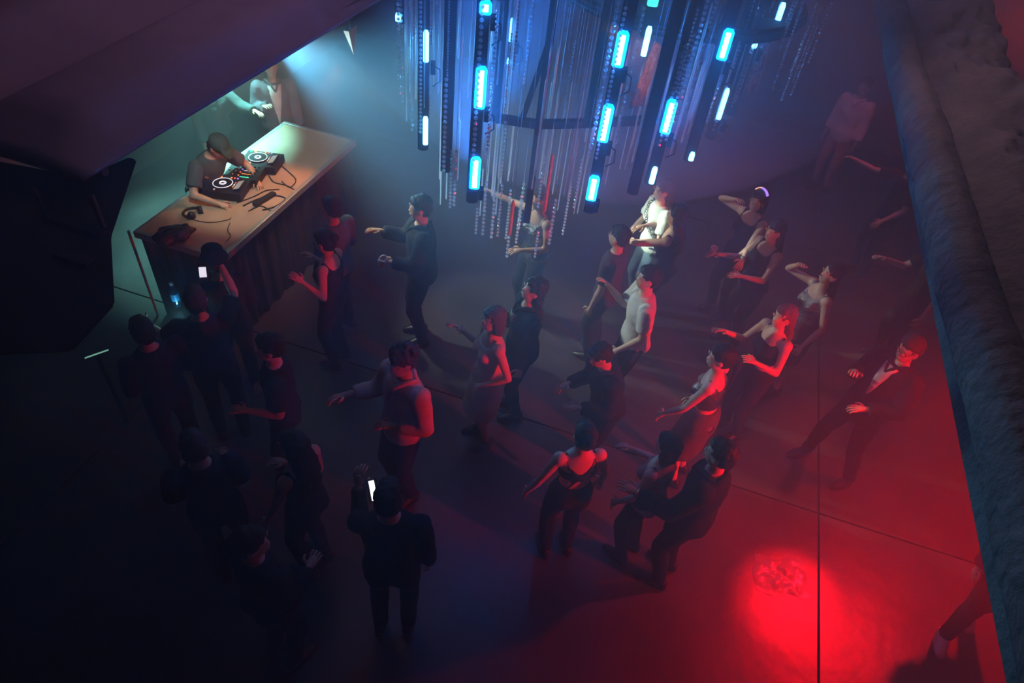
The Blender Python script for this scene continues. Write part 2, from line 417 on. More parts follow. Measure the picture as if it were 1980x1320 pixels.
def person(px, py, az, label, H=1.75, fem=False, lean=0, side=0, hyaw=0, hpitch=0, RA=None, LA=None, stance=.0, step=.0,
           top='tee', topc=(.02, .02, .025), bot='trousers', botc=(.015, .015, .02), hair='short', hairc=(.015, .01, .008),
           skin=(.52, .31, .22), zoff=0, shoe=None, by='head', curl=.5, topm=None, name='person', crouch=0, feet=None, glasses=False, sk_len=.50, armlow=None):
    s = H / 1.75
    down = ((.16, .02, -1), (.06, .22, -1)); bent = ((.16, .05, -1), (-.3, .9, .05))
    pre = {'down': down, 'bent': bent, 'up': ((.5, .3, .55), (-.1, .2, 1)), 'fwd': ((.1, .9, -.2), (0, 1, .1)), None: down}
    RA = pre.get(RA, RA) if not isinstance(RA, tuple) else RA
    LA = pre.get(LA, LA) if not isinstance(LA, tuple) else LA
    hz_ = .93 - crouch
    pel = V((0, 0, hz_))
    Rl = Euler((R(-lean), R(side), 0)).to_matrix()
    def T(x, y, z): return pel + Rl @ V((x, y, z - .93))
    neck = T(0, -.005, 1.47)
    Rh = Rl @ Euler((R(-hpitch), 0, R(hyaw)), 'XYZ').to_matrix() if True else Rl
    Rh = Euler((0, 0, R(hyaw))).to_matrix() @ Euler((R(-(lean * .6 + hpitch)), R(side * .5), 0)).to_matrix()
    hc = neck + Rh @ V((0, .02, .155))
    rot = Matrix.Rotation(R(az - 90), 3, 'Z')
    # where it stands
    if by == 'head':
        q = rot @ (hc * s); w0 = at(px, py, q.z + zoff); base = V((w0.x - q.x, w0.y - q.y, zoff))
    else:
        w0 = at(px, py, zoff); base = V((w0.x, w0.y, zoff))
    root = thing(name, label, 'person', base, R(az - 90)); root.scale = (s, s, s)
    sm = skinm(skin); bm = B(); ex = B()
    # torso
    def torso(bm, z0, z1, g=0.0, n=9, gb=None):
        rings = []
        for i in range(n + 1):
            z = z0 + (z1 - z0) * i / n; a, b = tor(z, fem); gg = g if gb is None else gb + (g - gb) * i / n
            rings.append((T(0, 0, z), Rl @ V((a + gg, 0, 0)), Rl @ V((0, b + gg, 0))))
        loft(bm, rings, 20)
    torso(bm, .83, 1.47, 0, 14)
    # bum, chest
    for sx in (-1, 1):
        ball(bm, T(sx * .075, -.05, .90), (.085, .08, .09))
        if fem: ball(bm, T(sx * .07, .075, 1.265), (.06, .055, .06))
        else: ball(bm, T(sx * .075, .055, 1.30), (.08, .05, .07))
        ball(bm, T(sx * (.155 if fem else .175), -.005, 1.395), (.062, .06, .06))
    # neck and head
    loft(bm, [(T(0, 0, 1.42), Rl @ V((.07, 0, 0)), Rl @ V((0, .065, 0))), (neck, Rl @ V((.053, 0, 0)), Rl @ V((0, .055, 0))), (neck + Rh @ V((0, .005, .08)), Rh @ V((.052, 0, 0)), Rh @ V((0, .055, 0)))], 14)
    def Hd(x, y, z): return hc + Rh @ V((x, y, z))
    ball(bm, Hd(0, -.012, .035), (.078, .096, .088), Rh, 3)
    ball(bm, Hd(0, .012, -.03), (.064, .078, .085), Rh, 3)
    ball(bm, Hd(0, .045, -.085), (.035, .035, .028), Rh)
    loft(bm, [(Hd(0, .082, .012), Rh @ V((.008, 0, 0)), Rh @ V((0, .008, 0))), (Hd(0, .098, -.030), Rh @ V((.016, 0, 0)), Rh @ V((0, .015, 0)))], 8)
    for sx in (-1, 1):
        ball(bm, Hd(sx * .079, -.005, -.01), (.010, .020, .030), Rh)
        ball(ex, Hd(sx * .030, .086, .008), (.012, .006, .007), Rh, 1, 1)
        box(ex, Hd(sx * .030, .090, .026), (.032, .008, .006), Rh, 3)
    box(ex, Hd(0, .088, -.058), (.040, .008, .012), Rh, 2, .003)
    # arms
    sh = {}; wr = {}
    segs = {}
    for sx, A in ((1, RA), (-1, LA)):
        S = T(sx * (.165 if fem else .185), -.005, 1.395)
        u = V((A[0][0] * sx, A[0][1], A[0][2])).normalized(); f = V((A[1][0] * sx, A[1][1], A[1][2])).normalized()
        E = S + u * .285; W = E + f * .25
        segs[sx] = (S, E, W, u, f)
        k = .88 if fem else 1
        tube(bm, [S, S + u * .1, S + u * .2, E], [.052 * k, .050 * k, .044 * k, .037 * k], 12)
        ball(bm, E, .038 * k)
        tube(bm, [E, E + f * .07, E + f * .17, W], [.037 * k, .041 * k, .033 * k, .026 * k], 12)
        # hand
        x, y, d = frame_of(f, V((sx * .3, -.2, 1)))
        x = x * (1 if sx > 0 else -1)
        Rw = Matrix((x, y, d)).transposed()
        tube(bm, [W, W + d * .03], [.026 * k, .027 * k], 10)
        ball(bm, W + d * .055, (.041, .017, .052), Rw)
        pn = -y     # palm side
        for q, (ox, L) in enumerate(((-.030, .070), (-.010, .080), (.011, .075), (.031, .058))):
            p0 = W + d * .075 + x * ox; sp = (d + x * ox * 2.2).normalized()
            d1 = (sp + pn * curl * .6).normalized(); d2 = (sp + pn * curl * 1.8).normalized()
            d3 = (sp * .6 + pn * curl * 2.4).normalized()
            p1 = p0 + d1 * (L * .5 + .012); p2 = p1 + d2 * L * .33; p3 = p2 + d3 * L * .25
            tube(ex, [p0, p1, p2, p3], [.0095, .0088, .0078, .0055], 6)
        t0 = W + d * .03 - x * .030; t1 = t0 + (d * .7 - x * .9 + pn * .2).normalized() * .038; t2 = t1 + (d - x * .25 + pn * curl * .6).normalized() * .034
        tube(ex, [t0, t1, t2], [.012, .0105, .0075], 6)
    # legs
    legs = {}
    an = feet or ((.10 + stance / 2, step / 2), (.10 + stance / 2, -step / 2))
    for sx, (ax_, ay_) in ((1, an[0]), (-1, an[1])):
        Hh = pel + V((sx * .088, 0, -.03)); A_ = V((sx * ax_, ay_, .085)); D = A_ - Hh; L = D.length; l1, l2 = .425, .415
        if L > l1 + l2 - .003: A_ = Hh + D * ((l1 + l2 - .003) / L); D = A_ - Hh; L = D.length; 
        ca = (l1 * l1 + L * L - l2 * l2) / (2 * l1 * L); ca = max(-1, min(1, ca)); dn = D.normalized()
        fw = (V((sx * .12, 1, 0)) - dn * dn.dot(V((sx * .12, 1, 0)))).normalized()
        K = Hh + dn * l1 * ca + fw * l1 * math.sqrt(1 - ca * ca)
        legs[sx] = (Hh, K, A_)
        tube(bm, [Hh, Hh.lerp(K, .3), Hh.lerp(K, .7), K], [.088, .084, .064, .053], 14)
        ball(bm, K, .054)
        tube(bm, [K, K.lerp(A_, .3) + V((0, -.012, 0)), K.lerp(A_, .7), A_], [.053, .056, .042, .035], 14)
        tube(bm, [A_ + V((0, -.035, -.05)), A_ + V((0, .05, -.045)), A_ + V((sx * .012, .13, -.06))], [.034, .038, .028], 10)
    body = later('body', bm, [sm, M['eye'], M['lip'], hairm(hairc)], root, .0135, 2, extra=ex)
    # shoes
    for sx in (1, -1):
        A_ = legs[sx][2]
        b2 = B()
        z = lambda v: max(v, .035)
        loft(b2, [(A_ + V((0, -.075, -.045)), V((.030, 0, 0)), V((0, 0, .033))), (A_ + V((0, -.04, -.025)), V((.042, 0, 0)), V((0, 0, .055))), (A_ + V((0, .03, -.03)), V((.044, 0, 0)), V((0, 0, .050))),
                  (A_ + V((sx * .01, .11, -.048)), V((.048, 0, 0)), V((0, 0, .034))), (A_ + V((sx * .014, .17, -.055)), V((.034, 0, 0)), V((0, 0, .024))), (A_ + V((sx * .014, .19, -.06)), V((.015, 0, 0)), V((0, 0, .012)))], 12)
        so = obj('shoe', b2, shoe or M['shoe'], root, True)
        b3 = B(); loft(b3, [(A_ + V((sx * .006, .055, -.085)), V((.047, 0, 0)), V((0, .135, 0))), (A_ + V((sx * .006, .055, -.066)), V((.047, 0, 0)), V((0, .135, 0)))], 16)
        obj('sole', b3, M['sole'] if shoe else M['rubber'], so)
    # ---- clothing
    tm = topm or cloth(topc)
    g = .016
    def sleeve(bm, frac, gg, flare=.008):
        for sx in (1, -1):
            S, E, W, u, f = segs[sx]; k = .9 if fem else 1
            if frac <= 1:
                e = S + u * .285 * frac
                tube(bm, [S - u * .02, S + u * .06, e], [.056 * k + gg, .056 * k + gg, (.052 - .012 * frac) * k + gg + flare], 14)
                ball(bm, S, .056 * k + gg)
            else:
                fr = min(1, frac - 1)
                tube(bm, [S - u * .02, S + u * .08, S + u * .2, E], [.056 * k + gg, .056 * k + gg, .048 * k + gg, .043 * k + gg], 14)
                ball(bm, S, .056 * k + gg); ball(bm, E, .044 * k + gg)
                tube(bm, [E, E + f * .09, E + f * .25 * fr], [.043 * k + gg, .044 * k + gg, .032 * k + gg], 14)
    def bust(bm, gg):
        if fem:
            for sx in (-1, 1): ball(bm, T(sx * .07, .078, 1.265), .058 + gg)
        for sx in (-1, 1): ball(bm, T(sx * .072, -.05, .905), .086 + gg * .6)
    if bot in ('trousers', 'wide', 'shorts'):
        b4 = B(); torso(b4, .82, 1.03, .014, 6)
        for sx in (-1, 1):
            ball(b4, T(sx * .072, -.05, .90), .092)
            Hh, K, A_ = legs[sx]; fl = .045 if bot == 'wide' else .0
            tube(b4, [Hh + V((0, 0, .02)), Hh.lerp(K, .3), Hh.lerp(K, .7), K], [.098, .098, .082 + fl * .3, .070 + fl * .6], 14)
            if bot != 'shorts':
                ball(b4, K, .068 + fl * .6)
                tube(b4, [K, K.lerp(A_, .3) + V((0, -.01, 0)), K.lerp(A_, .7), A_ + V((0, 0, -.01))], [.070 + fl * .6, .070 + fl * .8, .060 + fl, .056 + fl], 14)
        later('trousers', b4, cloth(botc), root, .016, 2, .016)
    elif bot in ('skirt', 'dress'):
        b4 = B(); z1 = 1.06; rings = []
        cx = (legs[1][1] + legs[-1][1]) / 2
        for i in range(8):
            t = i / 7; z = z1 - (z1 - sk_len) * t
            a, b = tor(max(z, .93), fem); c = T(0, 0, z) if z > .9 else V((0, 0, 0)).lerp(pel, 1) + V((cx.x * (.9 - z) * 1.5, cx.y * (.9 - z) * 1.5, z - .93))
            a = a + .02 + (.015 if z < .9 else 0) + t * .02; b = b + .025 + (.01 if z < .9 else 0) + t * .02
            rings.append((c, Rl @ V((a, 0, 0)), Rl @ V((0, b, 0))))
        loft(b4, rings, 22)
        for sx in (-1, 1): ball(b4, T(sx * .072, -.05, .90), .092)
        if bot == 'dress':
            torso(b4, .95, 1.37, g, 9); bust(b4, g)
            for sx in (-1, 1): tube(b4, [T(sx * .09, .09, 1.33), T(sx * .10, .0, 1.445), T(sx * .09, -.085, 1.36)], .017, 8)
        later('dress' if bot == 'dress' else 'skirt', b4, (tm if bot == 'dress' else cloth(botc)), root, .016, 2, .014)
    if bot != 'dress':
        b5 = B()
        if top == 'tee': torso(b5, .86, 1.462, g, 10, .03); bust(b5, g); sleeve(b5, .72, g + .004, .014)
        elif top == 'long': torso(b5, .86, 1.462, g, 10, .03); bust(b5, g); sleeve(b5, 2, g)
        elif top == 'shirt': torso(b5, .82, 1.462, g + .008, 10, .045); bust(b5, g); sleeve(b5, 1.75, g + .008)
        elif top == 'jacket': torso(b5, .80, 1.45, g + .018, 10, .05); bust(b5, g + .01); sleeve(b5, 1.95, g + .014)
        elif top == 'tank':
            torso(b5, .90, 1.36, g, 9, .018); bust(b5, g)
            for sx in (-1, 1): tube(b5, [T(sx * .10, .09, 1.31), T(sx * .115, .0, 1.45), T(sx * .10, -.09, 1.33)], .024, 8)
        elif top == 'crop':
            torso(b5, 1.10, 1.34, g, 7); bust(b5, g)
            for sx in (-1, 1): tube(b5, [T(sx * .10, .09, 1.31), T(sx * .11, .0, 1.448), T(sx * .10, -.09, 1.33)], .014, 8)
        elif top == 'strap':
            torso(b5, .93, 1.09, g, 5)
            torso(b5, 1.22, 1.30, g, 4); bust(b5, g)
            tube(b5, [T(.11, -.085, 1.38), T(.0, -.112, 1.27), T(-.10, -.105, 1.12)], .014, 6); tube(b5, [T(-.11, -.085, 1.38), T(.0, -.115, 1.27), T(.10, -.105, 1.12)], .014, 6)
            for sx in (-1, 1): tube(b5, [T(sx * .09, .10, 1.30), T(sx * .11, .0, 1.452), T(sx * .11, -.085, 1.38)], .013, 6)
        nm = {'tee': 't_shirt', 'long': 'sweater', 'shirt': 'shirt', 'jacket': 'jacket', 'tank': 'top', 'crop': 'crop_top', 'strap': 'strappy_top'}[top]
        later(nm, b5, tm, root, .0155, 2, .020 if top in ('tee', 'long', 'shirt', 'jacket') else .008)
    if top in ('jacket', 'shirt') and bot != 'dress':
        b6 = B()
        tube(b6, [T(-.085, -.045, 1.455), T(-.08, .035, 1.475), T(-.03, .105, 1.43), T(0, .135, 1.37)], [.016, .018, .018, .012], 8)
        tube(b6, [T(.085, -.045, 1.455), T(.08, .035, 1.475), T(.03, .105, 1.43), T(0, .135, 1.37)], [.016, .018, .018, .012], 8)
        tube(b6, [T(-.085, -.045, 1.455), T(0, -.085, 1.47), T(.085, -.045, 1.455)], .018, 8)
        obj('collar', b6, tm, root, True)
    # ---- hair
    hm = hairm(hairc)
    if hair != 'none':
        b7 = B(); dsp = 0
        if hair in ('short', 'curly', 'bob', 'long', 'bun', 'pony', 'wild'):
            ball(b7, Hd(0, -.022, .048), (.087, .100, .092), Rh, 3); ball(b7, Hd(0, -.045, .0), (.083, .075, .085), Rh, 3)
            ball(b7, Hd(0, .045, .085), (.065, .045, .035), Rh)
        if hair in ('curly', 'wild'):
            for i in range(26 if hair == 'curly' else 40):
                a = random.uniform(0, 2 * math.pi); e = random.uniform(.05, 1.3)
                ball(b7, Hd(.085 * math.cos(a) * math.cos(e), -.03 + .10 * math.sin(a) * math.cos(e), .04 + .10 * math.sin(e)), random.uniform(.018, .034), None, 1)
            if hair == 'wild':
                for i in range(22): ball(b7, Hd(random.uniform(-.1, .1), random.uniform(-.13, -.05), random.uniform(-.2, .05)), random.uniform(.03, .045), None, 1)
            dsp = .02
        if hair == 'bob':
            loft(b7, [(Hd(0, -.03, .04), Rh @ V((.092, 0, 0)), Rh @ V((0, .092, 0))), (Hd(0, -.04, -.05), Rh @ V((.10, 0, 0)), Rh @ V((0, .075, 0))), (Hd(0, -.045, -.13), Rh @ V((.098, 0, 0)), Rh @ V((0, .065, 0)))], 16)
        if hair == 'long':
            b_ = T(0, -.115, 1.22)
            loft(b7, [(Hd(0, -.03, .04), Rh @ V((.092, 0, 0)), Rh @ V((0, .088, 0))), (Hd(0, -.055, -.06), Rh @ V((.098, 0, 0)), Rh @ V((0, .062, 0))), (T(0, -.085, 1.42), Rl @ V((.11, 0, 0)), Rl @ V((0, .05, 0))), (b_, Rl @ V((.09, 0, 0)), Rl @ V((0, .035, 0)))], 16)
            dsp = .015
        if hair == 'bun': ball(b7, Hd(0, -.115, .075), .048)
        if hair == 'pony':
            tube(b7, [Hd(0, -.10, .05), Hd(0, -.15, .02), Hd(0, -.16, -.08), T(0, -.12, 1.30)], [.03, .036, .032, .012], 10)
        if hair in ('cap', 'hat'):
            ball(b7, Hd(0, -.035, -.01), (.082, .075, .080), Rh, 3)
        later('hair', b7, hm, root, .012, 1, dsp + .022, dscale=.035)
        if hair == 'cap':
            b8 = B(); ball(b8, Hd(0, -.012, .055), (.094, .110, .085), Rh, 3)
            c = Hd(0, .105, .058)
            loft(b8, [(Hd(0, .07, .07), Rh @ V((.08, 0, 0)), Rh @ V((0, .012, .014))), (Hd(0, .12, .055), Rh @ V((.07, 0, 0)), Rh @ V((0, .012, .010))), (Hd(0, .165, .035), Rh @ V((.045, 0, 0)), Rh @ V((0, .004, .006)))], 16)
            later('cap', b8, cloth((.05, .075, .065)), root, .011, 2)
        if hair == 'hat':
            b8 = B(); loft(b8, [(Hd(0, -.01, .045), Rh @ V((.118, 0, 0)), Rh @ V((0, .125, 0))), (Hd(0, -.01, .06), Rh @ V((.114, 0, 0)), Rh @ V((0, .121, 0))), (Hd(0, -.01, .065), Rh @ V((.092, 0, 0)), Rh @ V((0, .105, 0))), (Hd(0, -.01, .14), Rh @ V((.085, 0, 0)), Rh @ V((0, .098, 0))), (Hd(0, -.01, .15), Rh @ V((.07, 0, 0)), Rh @ V((0, .08, 0)))], 20)
            obj('hat', b8, cloth((.012, .012, .015)), root, True)
    if glasses:
        b8 = B()
        for sx in (-1, 1): torus(b8, Hd(sx * .033, .097, .008), .024, .003, Rh @ Euler((R(90), 0, 0)).to_matrix(), 14, 5); tube(b8, [Hd(sx * .057, .095, .01), Hd(sx * .082, .0, .01)], .003, 5)
        obj('glasses', b8, M['black'], root)
    # world helpers
    def Wd(p): return base + rot @ (V(p) * s)
    def Wv(p): return rot @ V(p)
    info = dict(root=root, R=Wd(segs[1][2] + segs[1][4] * .085), L=Wd(segs[-1][2] + segs[-1][4] * .085), Rw=Wd(segs[1][2]), Lw=Wd(segs[-1][2]), Rd=Wv(segs[1][4]), Ld=Wv(segs[-1][4]), T=lambda x, y, z: T(x, y, z), W=Wd, rot=rot, head=Wd(hc), Hd=Hd, Rh=Rh, base=base, Rl=Rl, s=s, legs=legs)
    return info

SK_PALE = (.62, .40, .30)
# --- behind the booth
dj = person(422, 284, -22, 'person in a dark t-shirt and green cap bending over the decks', 1.86, lean=27, hpitch=22, hyaw=0, RA=((.55, .2, -.7), (-.35, .9, -.22)), LA=((.55, .25, -.6), (-.45, .9, -.28)), top='tee', topc=(.085, .10, .10), hair='cap', step=.1)
pjk = person(523, 130, -60, 'person in a white shirt under an open pale jacket beyond the decks', 1.8, RA=((.2, .1, -1), (-.3, .9, .55)), LA='down', top='jacket', topc=(.16, .15, .18), hair='short')
pbk = person(398, 148, -30, 'person in a dark jacket with raised pale cuff behind the capped person', 1.75, RA='down', LA=((.3, .7, -.55), (.0, 1, .10)), top='jacket', topc=(.07, .09, .09), hair='short')
# --- in front of the booth
p4 = person(627, 468, 170, 'person with dark pinned hair and bare arms raised by the booth corner', 1.66, True, hpitch=5, LA=((.25, -.1, -1), (.15, .8, .75)), RA=((.2, .2, -1), (0, 1, .4)), top='tank', topc=(.02, .05, .05), hair='bun', skin=SK_PALE)
p6 = person(640, 402, 150, 'faint person in a teal lit top between booth and pinned hair dancer', 1.68, RA='bent', LA='down', top='long', topc=(.10, .18, .20), hair='short', hairc=(.03, .03, .03))
p5 = person(812, 402, 195, 'person in a dark suit jacket holding a white napkin', 1.82, RA=((.2, .5, -.9), (-.1, 1, .35)), LA=((.15, .25, -1), (-.5, .9, -.10)), top='jacket', topc=(.018, .022, .03), hair='short')
p26 = person(415, 505, 130, 'person in a flat black hat at the booth front corner', 1.72, RA='bent', LA='bent', top='long', topc=(.02, .02, .025), hair='hat')
p27 = person(378, 580, 118, 'person with shaved head holding up a lit phone below the booth', 1.76, RA=((.25, .7, .1), (-.25, .9, .75)), LA=((.35, .45, -.6), (.55, .8, .1)), top='tee', topc=(.03, .03, .04), hair='short', hairc=(.05, .03, .025), curl=.9)
# --- under the chandelier
p7 = person(1045, 385, 215, 'person in a silver vest stretching one arm behind the crystal strings', 1.72, True, RA=((.9, .4, -.05), (.8, .6, .15)), LA='bent', top='tank', topm=M['silver'], hair='long', hairc=(.05, .03, .02))
p8 = person(1282, 368, 200, 'person in a white t-shirt with chain bag strap and blue jeans', 1.74, True, lean=4, RA=((.25, .15, -1), (.1, .55, -.9)), LA=((.4, .3, -.8), (-.6, .7, -.3)), top='tee', topc=(.72, .76, .68), botc=(.14, .22, .27), hair='long', hairc=(.05, .035, .04), skin=SK_PALE)
p9 = person(1308, 418, 150, 'dark haired person in black embracing the white t-shirt wearer', 1.72, True, RA=((.5, .7, -.3), (-.9, .7, -.1)), LA=((.3, .9, -.35), (-.35, .9, -.35)), top='tank', topc=(.012, .012, .015), hair='long', skin=(.5, .27, .18), botc=(.01, .01, .012))
p10 = person(1196, 458, 155, 'person in a dark plum t-shirt left behind the white t-shirt dancers', 1.72, RA='down', LA='down', top='tee', topc=(.06, .035, .05), hair='short')
p11 = person(1253, 538, 185, 'person in a pale t-shirt half lit red with one forearm raised', 1.78, lean=3, hpitch=-4, RA=((.15, .35, -1), (.1, .75, .75)), LA=((.18, -.05, -1), (-.1, .6, -.6)), top='tee', topc=(.62, .60, .58), botc=(.02, .015, .02), hair='short', skin=SK_PALE)
# --- right half
p12 = person(1466, 388, 215, 'person in black with an elbow lifted and a watch on the outstretched wrist', 1.72, True, RA=((.85, .3, .10), (-.9, .2, .5)), LA=((.3, .8, -.55), (.55, .9, -.15)), top='tank', topc=(.012, .012, .015), hair='bob', skin=SK_PALE)
p13 = person(1498, 447, 205, 'person in black holding a cup just below the watch wearer', 1.70, True, RA=((.2, .55, -.9), (.2, 1, .15)), LA=((.2, .45, -.9), (-.35, 1, .2)), top='tank', topc=(.015, .012, .014), hair='long', skin=(.45, .24, .17))
p14 = person(1607, 530, 190, 'person in a silver sequin top touching the hair with one hand', 1.70, True, hpitch=-14, RA=((.6, .6, .05), (-.75, .15, .75)), LA=((.35, -.1, -1), (.05, .5, -.9)), top='tank', topm=M['silver'], bot='skirt', botc=(.16, .03, .04), hair='long', skin=SK_PALE, sk_len=.55)
p15 = person(1515, 612, 205, 'person in a black crop top, belly bare, holding a thin phone', 1.70, True, RA=((.3, .35, -.9), (.15, .9, .45)), LA=((.25, .2, -1), (-.35, .9, .50)), top='crop', topc=(.015, .012, .015), hair='long', hairc=(.14, .04, .035), botc=(.02, .015, .018), skin=SK_PALE)
p16 = person(1758, 676, 205, 'person in a dark suit and open white collar leaning back at right', 1.78, lean=-9, hpitch=10, RA=((.2, .35, -1), (-.45, .9, .75)), LA=((.25, .2, -1), (-.55, .9, -.15)), top='jacket', topc=(.02, .018, .022), hair='short', hairc=(.08, .04, .03), stance=.22, step=.18, glasses=True, skin=SK_PALE)
p17 = person(1392, 692, 150, 'person with bare back in a silver draped dress, arms lowered', 1.72, True, lean=4, hyaw=25, RA=((.2, .25, -1), (-.1, .3, -1)), LA=((.25, .4, -1), (-.1, .6, -.8)), top='crop', topm=M['silver'], bot='skirt', botc=(.10, .09, .09), hair='pony', skin=SK_PALE, sk_len=.45)
p18 = person(1290, 862, 140, 'shorter person with a dark bob and pale sleeveless top facing away', 1.60, True, RA=((.2, .4, -.9), (-.2, .9, -.1)), LA=((.2, .1, -1), (0, .5, -.8)), top='tank', topc=(.30, .20, .19), hair='bob', skin=SK_PALE)
p19 = person(1392, 878, 150, 'broad person in a black jacket beside the bobbed hair dancer', 1.80, RA='down', LA=((.3, .45, -.8), (.1, .9, .1)), top='jacket', topc=(.010, .010, .012), hair='short', botc=(.01, .01, .012))
p20 = person(1130, 842, 105, 'person with crossed back straps over bare shoulders, seen from behind', 1.68, True, RA=((.35, .1, -1), (.15, .35, -1)), LA=((.45, .0, -1), (.25, .3, -1)), top='strap', topc=(.015, .012, .015), hair='bun', skin=SK_PALE, botc=(.012, .012, .015))
p21 = person(1160, 688, 200, 'dark clothed person with red striped shoes in front of pale t-shirt', 1.66, lean=14, hpitch=15, RA='bent', LA='bent', top='jacket', topc=(.014, .013, .017), hair='short')
p22 = person(953, 618, 205, 'person in a beige knee dress holding one forearm out', 1.68, True, RA=((.25, .1, -1), (.2, .7, .7)), LA=((.4, -.25, -.9), (-.4, .7, -.5)), top='tee', topc=(.62, .54, .48), bot='dress', hair='bob', hairc=(.07, .03, .03), skin=SK_PALE)
p23 = person(1032, 560, 195, 'dark haired person in black jacket and sequin top looking upward', 1.72, True, hpitch=-16, RA='bent', LA='down', top='jacket', topc=(.014, .016, .02), hair='long', skin=SK_PALE)
p24 = person(776, 700, 228, 'person with curly hair and unbuttoned beige shirt reaching out one arm', 1.80, lean=-3, hpitch=6, RA=((.3, .2, -.9), (.3, .85, .05)), LA=((.3, .05, -1), (-.7, .6, -.1)), top='shirt', topc=(.55, .44, .36), hair='curly', hairc=(.035, .02, .015), skin=(.45, .26, .18), botc=(.015, .015, .018))
p25 = person(752, 962, 95, 'person in black from behind with a glowing phone at head height', 1.82, lean=3, RA='down', LA=((.1, .45, -.8), (.05, .5, 1)), top='long', topc=(.010, .010, .013), hair='short', botc=(.010, .010, .012), curl=.9)
# --- dark left of the floor
p28 = person(520, 672, 200, 'dark person left of the curly haired one with a forearm hanging', 1.74, RA=((.5, .2, -.9), (.1, .5, -.9)), LA='bent', top='tee', topc=(.02, .015, .02), hair='short')
p29 = person(375, 862, 120, 'barely lit person with round head at the lower left', 1.74, RA='bent', LA='bent', top='tee', topc=(.03, .018, .02), hair='short', hairc=(.05, .03, .03))
p30 = person(566, 862, 160, 'barely lit slim person between round head and glowing phone', 1.68, True, RA='bent', LA=((.2, .3, -1), (.1, .4, -1)), top='tank', topc=(.015, .012, .015), hair='long')
p31 = person(487, 1050, 60, 'nearest dark person at the lower left with a faint red cheek', 1.72, hyaw=-40, RA='bent', LA='down', top='long', topc=(.012, .012, .016), hair='short')
p35 = person(275, 640, 140, 'dark person at far left by the thin glowing bar', 1.72, RA='bent', LA='bent', top='long', topc=(.02, .02, .03), hair='short')
# --- far right and edge
p33 = person(1672, 168, 225, 'distant person in a pale rose shirt with a hanging scarf', 1.80, RA='down', LA='down', top='shirt', topc=(.85, .55, .50), hair='short', botc=(.45, .18, .15))
p34 = person(1768, 322, 200, 'distant dark person with one thin arm thrown out by the parapet', 1.72, RA=((.7, .6, -.1), (.6, .75, .25)), LA=((.2, .3, -1), (-.1, .8, -.5)), top='tee', topc=(.03, .015, .02), hair='short')
p36 = person(1838, 480, 190, 'person half hidden behind the parapet lifting a thin phone', 1.72, RA=((.2, .6, -.6), (.1, 1, .30)), LA='down', top='tee', topc=(.04, .02, .02), hair='short')
p32 = person(1842, 1210, 250, 'person in dark trousers cut off by the lower right edge', 1.78, by='feet', step=.34, RA='down', LA='down', top='jacket', topc=(.03, .02, .022), botc=(.045, .03, .03), hair='short', shoe=M['red_shoe'], skin=SK_PALE)
flush()

# garment details that sit on the people, as their parts
def shirt_front(p, c, z0=1.12, z1=1.43, w=.05, name='shirt_front'):
    T = p['T']; bm = B(); rings = []
    for i in range(7):
        t = i / 6; z = z0 + (z1 - z0) * t; a, b = tor(z, False)
        rings.append((T(0, b + .022 + .006 * math.sin(t * 3), z), p['Rl'] @ V((.008 + w * t, 0, 0)), p['Rl'] @ V((0, .018, 0))))
    loft(bm, rings, 12); obj(name, bm, cloth(c), p['root'], True)
shirt_front(pjk, (.78, .74, .72), .86, 1.44, .075); shirt_front(p16, (.62, .52, .52), 1.0, 1.44, .06); shirt_front(p24, (.45, .26, .18), 1.28, 1.44, .04, 'bare_chest'); 
def silver_front(p):
    T = p['T']; bm = B(); rings = []
    for i in range(7):
        t = i / 6; z = 1.08 + .30 * t; a, b = tor(z, True)
        rings.append((T(0, b + .03, z), p['Rl'] @ V((.06, 0, 0)), p['Rl'] @ V((0, .028, 0))))
    loft(bm, rings, 12); obj('sequin_top', bm, M['silver'], p['root'], True)
silver_front(p23)
bm = B()
T = p8['T']
pts = [T(-.13, .08, 1.10), T(-.05, .145, 1.22), T(.04, .145, 1.33), T(.10, .09, 1.42), T(.115, .0, 1.475), T(.10, -.09, 1.42), T(0, -.15, 1.25)]
for i in range(len(pts) - 1):
    for k in range(5):
        torus(bm, pts[i].lerp(pts[i + 1], k / 5), .014, .0045, Euler((k * 1.3, i, k)).to_matrix(), 8, 4)
o = obj('chain_strap', bm, M['metal'], p8['root']); o['label'] = 'dark chain bag strap'
def ring_on(p, wrist, d, name, m, r=.036, w=.007, dial=0):
    root = p['root']; inv = p['rot'].transposed()
    c = inv @ (wrist - p['base']) / p['s']; dd = inv @ d
    x, y, z = frame_of(dd); Rm = Matrix((x, y, z)).transposed(); bm = B()
    torus(bm, c, r, w, Rm, 16, 6)
    if dial: disc2 = ball(bm, c + y * r, (.019, .009, .019), Rm, 2)
    obj(name, bm, m, root, True)
ring_on(p12, p12['Lw'], p12['Ld'], 'watch', M['steel'], dial=1)
ring_on(p22, p22['Rw'], p22['Rd'], 'bracelet', M['steel'])
ring_on(p19, p19['Lw'], p19['Ld'], 'bracelet', M['gold'])
ring_on(pbk, pbk['Lw'] - pbk['Ld'] * .05, pbk['Ld'], 'cuff', cloth((.55, .65, .62)), .040, .016)
for i, x in enumerate((-.02, .03)):
    bm = B(); ball(bm, p5['T'](x + .02, .16, .93 - i * .04), (.008, .004, .008)); obj('button', bm, M['steel'], p5['root'])
bm = B(); tube(bm, [p21['legs'][-1][2] + V((-.05, .08, -.03)), p21['legs'][-1][2] + V((.05, .08, -.03))], .006, 6); obj('shoe_stripe', bm, M['lip'], p21['root'])

